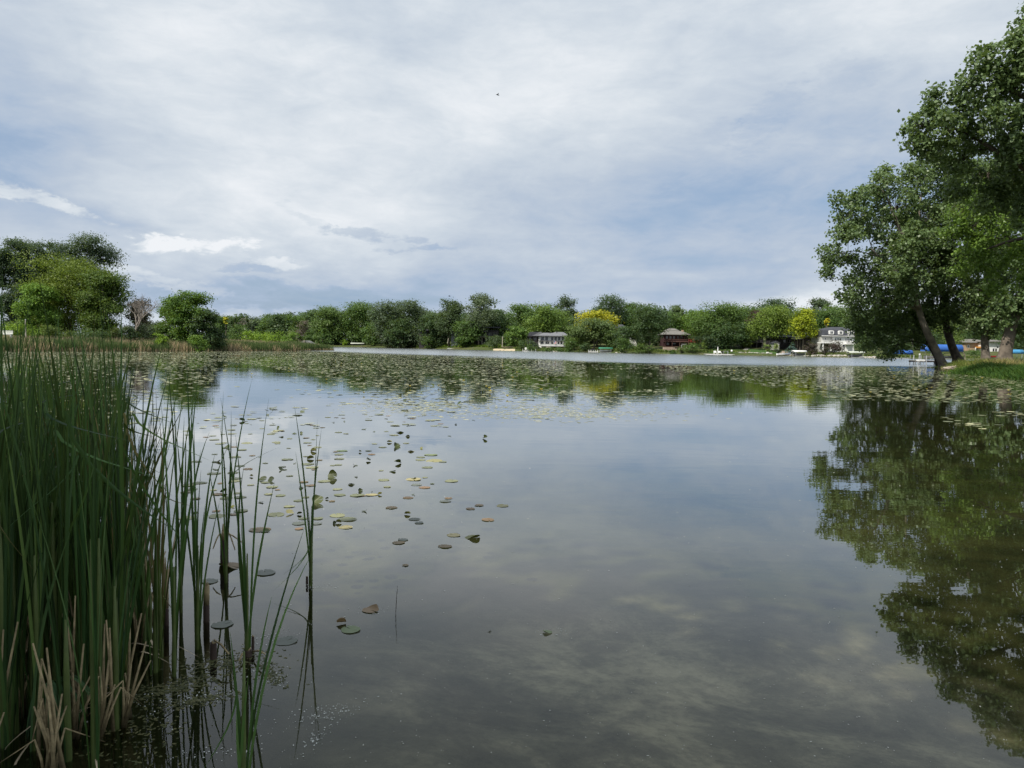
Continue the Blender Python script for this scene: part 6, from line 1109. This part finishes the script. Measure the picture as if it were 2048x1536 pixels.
NAMED = [(573, 1283, 46, PO, 'flat', 'translucent thin lily pad just right of the tall cattail foot'), (531, 1146, 42, PO, 'flat', 'translucent lily pad between the tall cattail and the lone cattail'), (701, 1260, 42, PG, 'flat', 'pale green veined lily pad nearest to the thin upright twig'), (741, 1221, 36, PR_, 'curl', 'brown curled lily pad left of the thin upright twig'), (683, 1247, 20, PR_, 'fold', 'small dark folded leaf above the pale green veined pad'),
 (445, 1250, 44, PO, 'flat', 'clear edged lily pad beside the tan stump'), (462, 1133, 50, PR_, 'curl', 'brownish lily pad at the foot of the tall dark stump'), (419, 1163, 36, PO, 'flat', 'grey lily pad left of the tall dark stump'), (811, 1131, 14, PR_, 'flat', 'tiny dark lily pad above the thin upright twig'), (890, 1093, 30, PR_, 'flat', 'reddish oval lily pad, lowest of the group right of centre'), (797, 1086, 26, PR_, 'flat', 'reddish lily pad with pale rim left of the lowest reddish one'), (806, 1080, 22, PO, 'flat', 'pale wet lily pad touching a reddish one'),
 (907, 1071, 28, PT, 'flat', 'tan lily pad above the lowest reddish one'), (945, 1075, 32, PY, 'curl', 'yellowish raised lily pad right of the tan one'), (976, 1040, 28, PR_, 'flat', 'brown red lily pad at the right rim of the scattered pads'), (1005, 1012, 26, PT, 'flat', 'tan lily pad farthest right of the scattered pads'), (958, 1011, 20, PR_, 'flat', 'small reddish pad left of the tan rightmost one'), (941, 1018, 20, PR_, 'flat', 'small reddish pad, lower left neighbour of another small reddish pad'), (897, 997, 16, PR_, 'flat', 'pinkish small pad overlapping a grey pad'), (891, 1003, 24, PO, 'flat', 'grey green pad under a pinkish small pad'),
 (815, 1029, 13, PY, 'fold', 'small olive folded pad standing above two pale rings'), (829, 1039, 24, PO, 'flat', 'pale ring shaped pad below the small olive folded pad'), (838, 1046, 20, PO, 'flat', 'pale pad, lower of the two rings'), (691, 1055, 30, PT, 'flat', 'tan crinkled pad right of the lone cattail'), (598, 1047, 30, PO, 'flat', 'pale pad left of the lone cattail stem'), (634, 1048, 20, PO, 'flat', 'pale pad touching the lone cattail stem'), (520, 1060, 44, PR_, 'flat', 'broad reddish pad right of the tall cattail'), (530, 1063, 20, PU, 'curl', 'dark raised pad edge on the broad reddish pad'), (598, 1058, 18, PR_, 'flat', 'small crimson pad left of the lone cattail'),
 (580, 1024, 17, PT, 'up', 'pink rimmed curled pad standing up left of the lone cattail'), (599, 1027, 10, PU, 'up', 'small dark pad standing beside the pink rimmed one'), (636, 1001, 24, PU, 'up', 'largest upright olive pad just right of the lone cattail'), (654, 997, 7, PU, 'up', 'tiny dark pad right of the largest upright pad'), (669, 1046, 8, PU, 'up', 'small dark pad standing upright below the largest one'), (677, 1046, 12, PY, 'fold', 'olive folded pad beside a small upright dark pad'), (665, 951, 20, PU, 'up', 'oval olive pad tilted towards the lake right of the lone cattail'), (738, 919, 13, PU, 'up', 'round olive pad curled like a ring in mid water'), (796, 924, 14, PU, 'up', 'dark upright pad with a small tail shaped leaf'),
 (721, 981, 9, PU, 'up', 'small dark pointed pad standing in mid water'), (526, 958, 16, PU, 'up', 'dark double pad left of the lone cattail, left half'), (542, 959, 14, PU, 'up', 'dark double pad left of the lone cattail, right half'), (566, 940, 16, PU, 'curl', 'low dark boat shaped pad near the tall cattail tip'), (621, 918, 14, PY, 'fold', 'yellow folded pad crossing the lone cattail leaves'), (627, 903, 14, PY, 'fold', 'yellow folded pad above another on the lone cattail'), (556, 856, 9, PU, 'up', 'small dark leaf shaped pad standing above mid water at left'), (562, 874, 10, PU, 'curl', 'dark pad below the small leaf shaped one'), (589, 868, 10, PU, 'curl', 'low dark pad second right of the leaf shaped one'), (603, 866, 6, PU, 'up', 'tiny dark pad third right of the leaf shaped one'),
 (728, 859, 11, PU, 'curl', 'dark flat boat shaped pad in mid water, upper row'), (800, 865, 16, PU, 'curl', 'wide dark pad at the top of the scattered pads'), (815, 873, 10, PY, 'curl', 'olive pad just below the wide dark pad'), (794, 891, 14, PU, 'up', 'dark teardrop pad right of an olive one'), (779, 885, 10, PY, 'fold', 'olive pad left of the dark teardrop pad'), (971, 875, 13, PU, 'up', 'lone dark teardrop pad out to the right of all others'), (843, 896, 6, PY, 'up', 'tiny pale upright pad right of the dark teardrop pads'), (721, 903, 8, PY, 'up', 'small bent olive pad above the ring shaped pad'), (737, 902, 14, PU, 'flat', 'thin dark pad beside the small bent olive one'), (684, 902, 24, PG, 'flat', 'long flat pad left of the small bent olive pad'),
 (822, 903, 14, PT, 'curl', 'tan ruffled pad right of the ring shaped pad'), (862, 910, 28, PG, 'flat', 'flat pale pad right of the tan ruffled pad'), (868, 922, 36, PT, 'flat', 'row of pale pad edge near the right of mid water'), (960, 820 + 175, 3, PO, 'flat', 'dot sized pad'), (827, 958, 10, PU, 'curl', 'dark centred pad in the chain right of centre'), (827, 959, 34, PT, 'flat', 'long pale pad under the dark centred pad'), (833, 970, 22, PO, 'flat', 'grey pad below the long pale pad'), (743, 990, 26, PT, 'flat', 'brownish pad near a small yellow folded one'), (760, 988, 9, PY, 'up', 'small yellow folded pad on the brownish pad'), (744, 984, 4, PU, 'up', 'pin sized dark bud left of the small yellow pad'), (816, 996, 22, PR_, 'flat', 'brown pad below the grey pad of the chain'),
 (484, 840, 11, PU, 'up', 'round dark pad in the blue water beside the tall tips'), (492, 843, 8, PU, 'curl', 'small dark pad attached right of the round dark pad'), (452, 896, 16, PU, 'curl', 'dark raised pad behind the tall cattail leaves'), (432, 924, 18, PU, 'curl', 'olive raised pad at the rim of the cattails'), (447, 982, 15, PU, 'up', 'dark green pad behind the cattail cluster'), (466, 1013, 8, PY, 'up', 'narrow yellow pad standing between cattail leaves'), (1095, 1265, 20, PG, 'curl', 'single small torn pad alone in the lower middle of the open water'), (503, 952, 8, PY, 'up', 'yellow bud like pad right of the cattail cluster')]
for (x, y, wd, c, kd, lb) in NAMED:
    if wd > 3: pad(x, y, wd, c, lb, kd)
placed = [(q[0], q[1]) for q in NAMED]; cnt = 0
for _ in range(6000):
    if cnt >= 165: break
    y = 830 + 210 * rp.uniform() ** 1.25; x = rp.uniform(370, 1010); lim = np.interp(y, [830, 900, 960, 1000, 1050, 1100], [960, 900, 930, 880, 700, 560]); den = 1.0 if x < 700 else 0.5
    if x > lim or rp.uniform() > den: continue
    wd = (0.08 + rp.uniform(0, 0.12)) * F / (2682 / (y - hor(x))); 
    if any(abs(x - a) < wd * 0.8 and abs(y - b) < wd * 0.16 for a, b in placed): continue
    placed.append((x, y)); cnt += 1; u = rp.uniform(); side = 'between the cattails and mid water' if x < 640 else 'right of the lone cattail'; near = 'near' if y > 930 else 'far'
    if u < 0.62: pad(x, y, wd, (0.19, 0.20, 0.105), 'thin flat green pad floating ' + side + ', ' + near + ' group', 'flat', 'flat green pads %s, %s group' % (side, near))
    elif u < 0.84: pad(x, y, wd * 0.8, PR_, 'reddish brown flat pad floating ' + side + ', ' + near + ' group', 'flat', 'reddish pads %s, %s group' % (side, near))
    else: pad(x, y, wd * 0.5, PU, 'small dark raised pad floating ' + side + ', ' + near + ' group', 'curl', 'raised pads %s, %s group' % (side, near))
# pond lily flowers and buds standing over the pads
fl_v = MB()
for k in range(6): a = k * PI / 3; fl_v.add([(0, 0, 0), (0.03 * math.cos(a - .5), 0.03 * math.sin(a - .5), 0.03), (0.045 * math.cos(a), 0.045 * math.sin(a), 0.055), (0.03 * math.cos(a + .5), 0.03 * math.sin(a + .5), 0.03)], [(0, 1, 2, 3)])
o = fl_v.build('petals', mat('yellow_petals', (0.75, 0.62, 0.12), 0.6)); FLM = o.data; bpy.data.objects.remove(o)
for k in range(46):
    if k < 24: x, y = rp.uniform(1450, 2046), rp.uniform(738, 800)
    else: x, y = rp.uniform(450, 1150), rp.uniform(722, 800)
    if k < 24 and y > np.interp(x, [1450, 1600, 1800, 2050], [755, 785, 800, 804]): continue
    b = onwater(x, y); o = bpy.data.objects.new('lily_flower', FLM); COL.objects.link(o); o.location = (b.x, b.y, 0.05); s_ = rp.uniform(1.0, 1.7); o.scale = (s_, s_, s_); o.rotation_euler = (0, 0, rp.uniform(0, 6))
    w_ = 'right bank' if k < 24 else 'middle of the lake'; tag(o, 'small yellow pond lily flower standing over the pads near the ' + w_, 'lily flower', 'pond lily flowers near the ' + w_)
# ---------------------------------------------------------------- floating scum, seed fluff, bubbles
def specks(name, pts, r, col, m, hgt=0.004, nv=5):
    n = len(pts); a0 = rp.uniform(0, 6.28, n); th = np.arange(nv) * 2 * PI / nv; ar = a0[:, None] + th[None]; rr = r[:, None] * rp.uniform(0.55, 1.15, (n, nv)); st_ = rp.uniform(0.6, 1.5, n)[:, None]
    ring = np.stack([pts[:, 0:1] + np.cos(ar) * rr * st_, pts[:, 1:2] + np.sin(ar) * rr / st_, np.full((n, nv), 0.0015)], 2); topv = np.stack([pts[:, 0:1], pts[:, 1:2], np.full((n, 1), hgt)], 2)
    V = np.concatenate([ring, topv], 1).reshape(-1, 3); b = (np.arange(n) * (nv + 1))[:, None, None]; k = np.arange(nv); Fc = (b + np.stack([k, (k + 1) % nv, np.full(nv, nv)], 1)[None]).reshape(-1, 3)
    return tag(npmesh(name, V, Fc, m, rnd=np.repeat(rp.uniform(size=n), nv), color=col), kind='stuff')
def cloudpts(n, cx, cy, sx, sy, rot_=0.0):
    a = rp.normal(size=n) * sx; b = rp.normal(size=n) * sy; x = cx + a * math.cos(rot_) - b * math.sin(rot_); y = cy + a * math.sin(rot_) + b * math.cos(rot_)
    y = np.clip(y, 715, 1700); return np.array([tuple(onwater(p, q))[:2] for p, q in zip(x, y)])
FLUFF = leaf_mat('seed_fluff', 0.9, 0.2, 0.1, 0.3, 0.0); ALG = leaf_mat('algae', 0.7, 0.1, 0.3, 0.8, 0.03)
px = rp.uniform(430, 2048, 620); py = 860 + 670 * rp.uniform(size=620) ** 0.8; P = np.array([tuple(onwater(a, b))[:2] for a, b in zip(px, py)])
specks('seed_fluff', P, 0.0016 + 0.0042 * rp.uniform(size=len(P)) ** 2.5 * (0.6 + P[:, 1] * 0.12), (0.75, 0.74, 0.68), FLUFF, 0.004)
P = np.concatenate([cloudpts(150, 660, 1425, 48, 10, -0.25), cloudpts(70, 630, 1480, 40, 9, -0.75), cloudpts(50, 640, 1175, 26, 4), cloudpts(60, 530, 1275, 26, 8, -0.3), cloudpts(90, 400, 1395, 60, 7, -0.12), cloudpts(50, 330, 1420, 60, 30), cloudpts(50, 540, 1355, 26, 12), cloudpts(40, 420, 1510, 40, 8), cloudpts(30, 735, 1219, 20, 5), cloudpts(25, 1100, 1262, 22, 6), cloudpts(40, 690, 1010, 60, 25), cloudpts(40, 870, 1040, 90, 40)])
specks('bubbles', P, 0.0012 + 0.0048 * rp.uniform(size=len(P)) ** 2.5, (0.70, 0.72, 0.68), FLUFF, 0.005)
P = np.concatenate([cloudpts(600, 350, 1375, 60, 9, -0.2), cloudpts(200, 300, 1440, 42, 30), cloudpts(450, 440, 1325, 50, 10, -0.15), cloudpts(260, 540, 1345, 20, 10, 0.5), cloudpts(120, 250, 1500, 60, 30), cloudpts(300, 400, 1400, 40, 6, -0.15)])
specks('floating_algae', P, rp.uniform(0.003, 0.011, len(P)), (0.085, 0.09, 0.035), ALG, 0.003)
P = np.concatenate([cloudpts(900, 1110, 826, 120, 7), cloudpts(700, 830, 812, 70, 8), cloudpts(250, 1230, 800, 60, 6), cloudpts(300, 1080, 812, 110, 4)])
specks('surface_scum', P, rp.uniform(0.02, 0.09, len(P)), (0.30, 0.31, 0.22), ALG, 0.004)
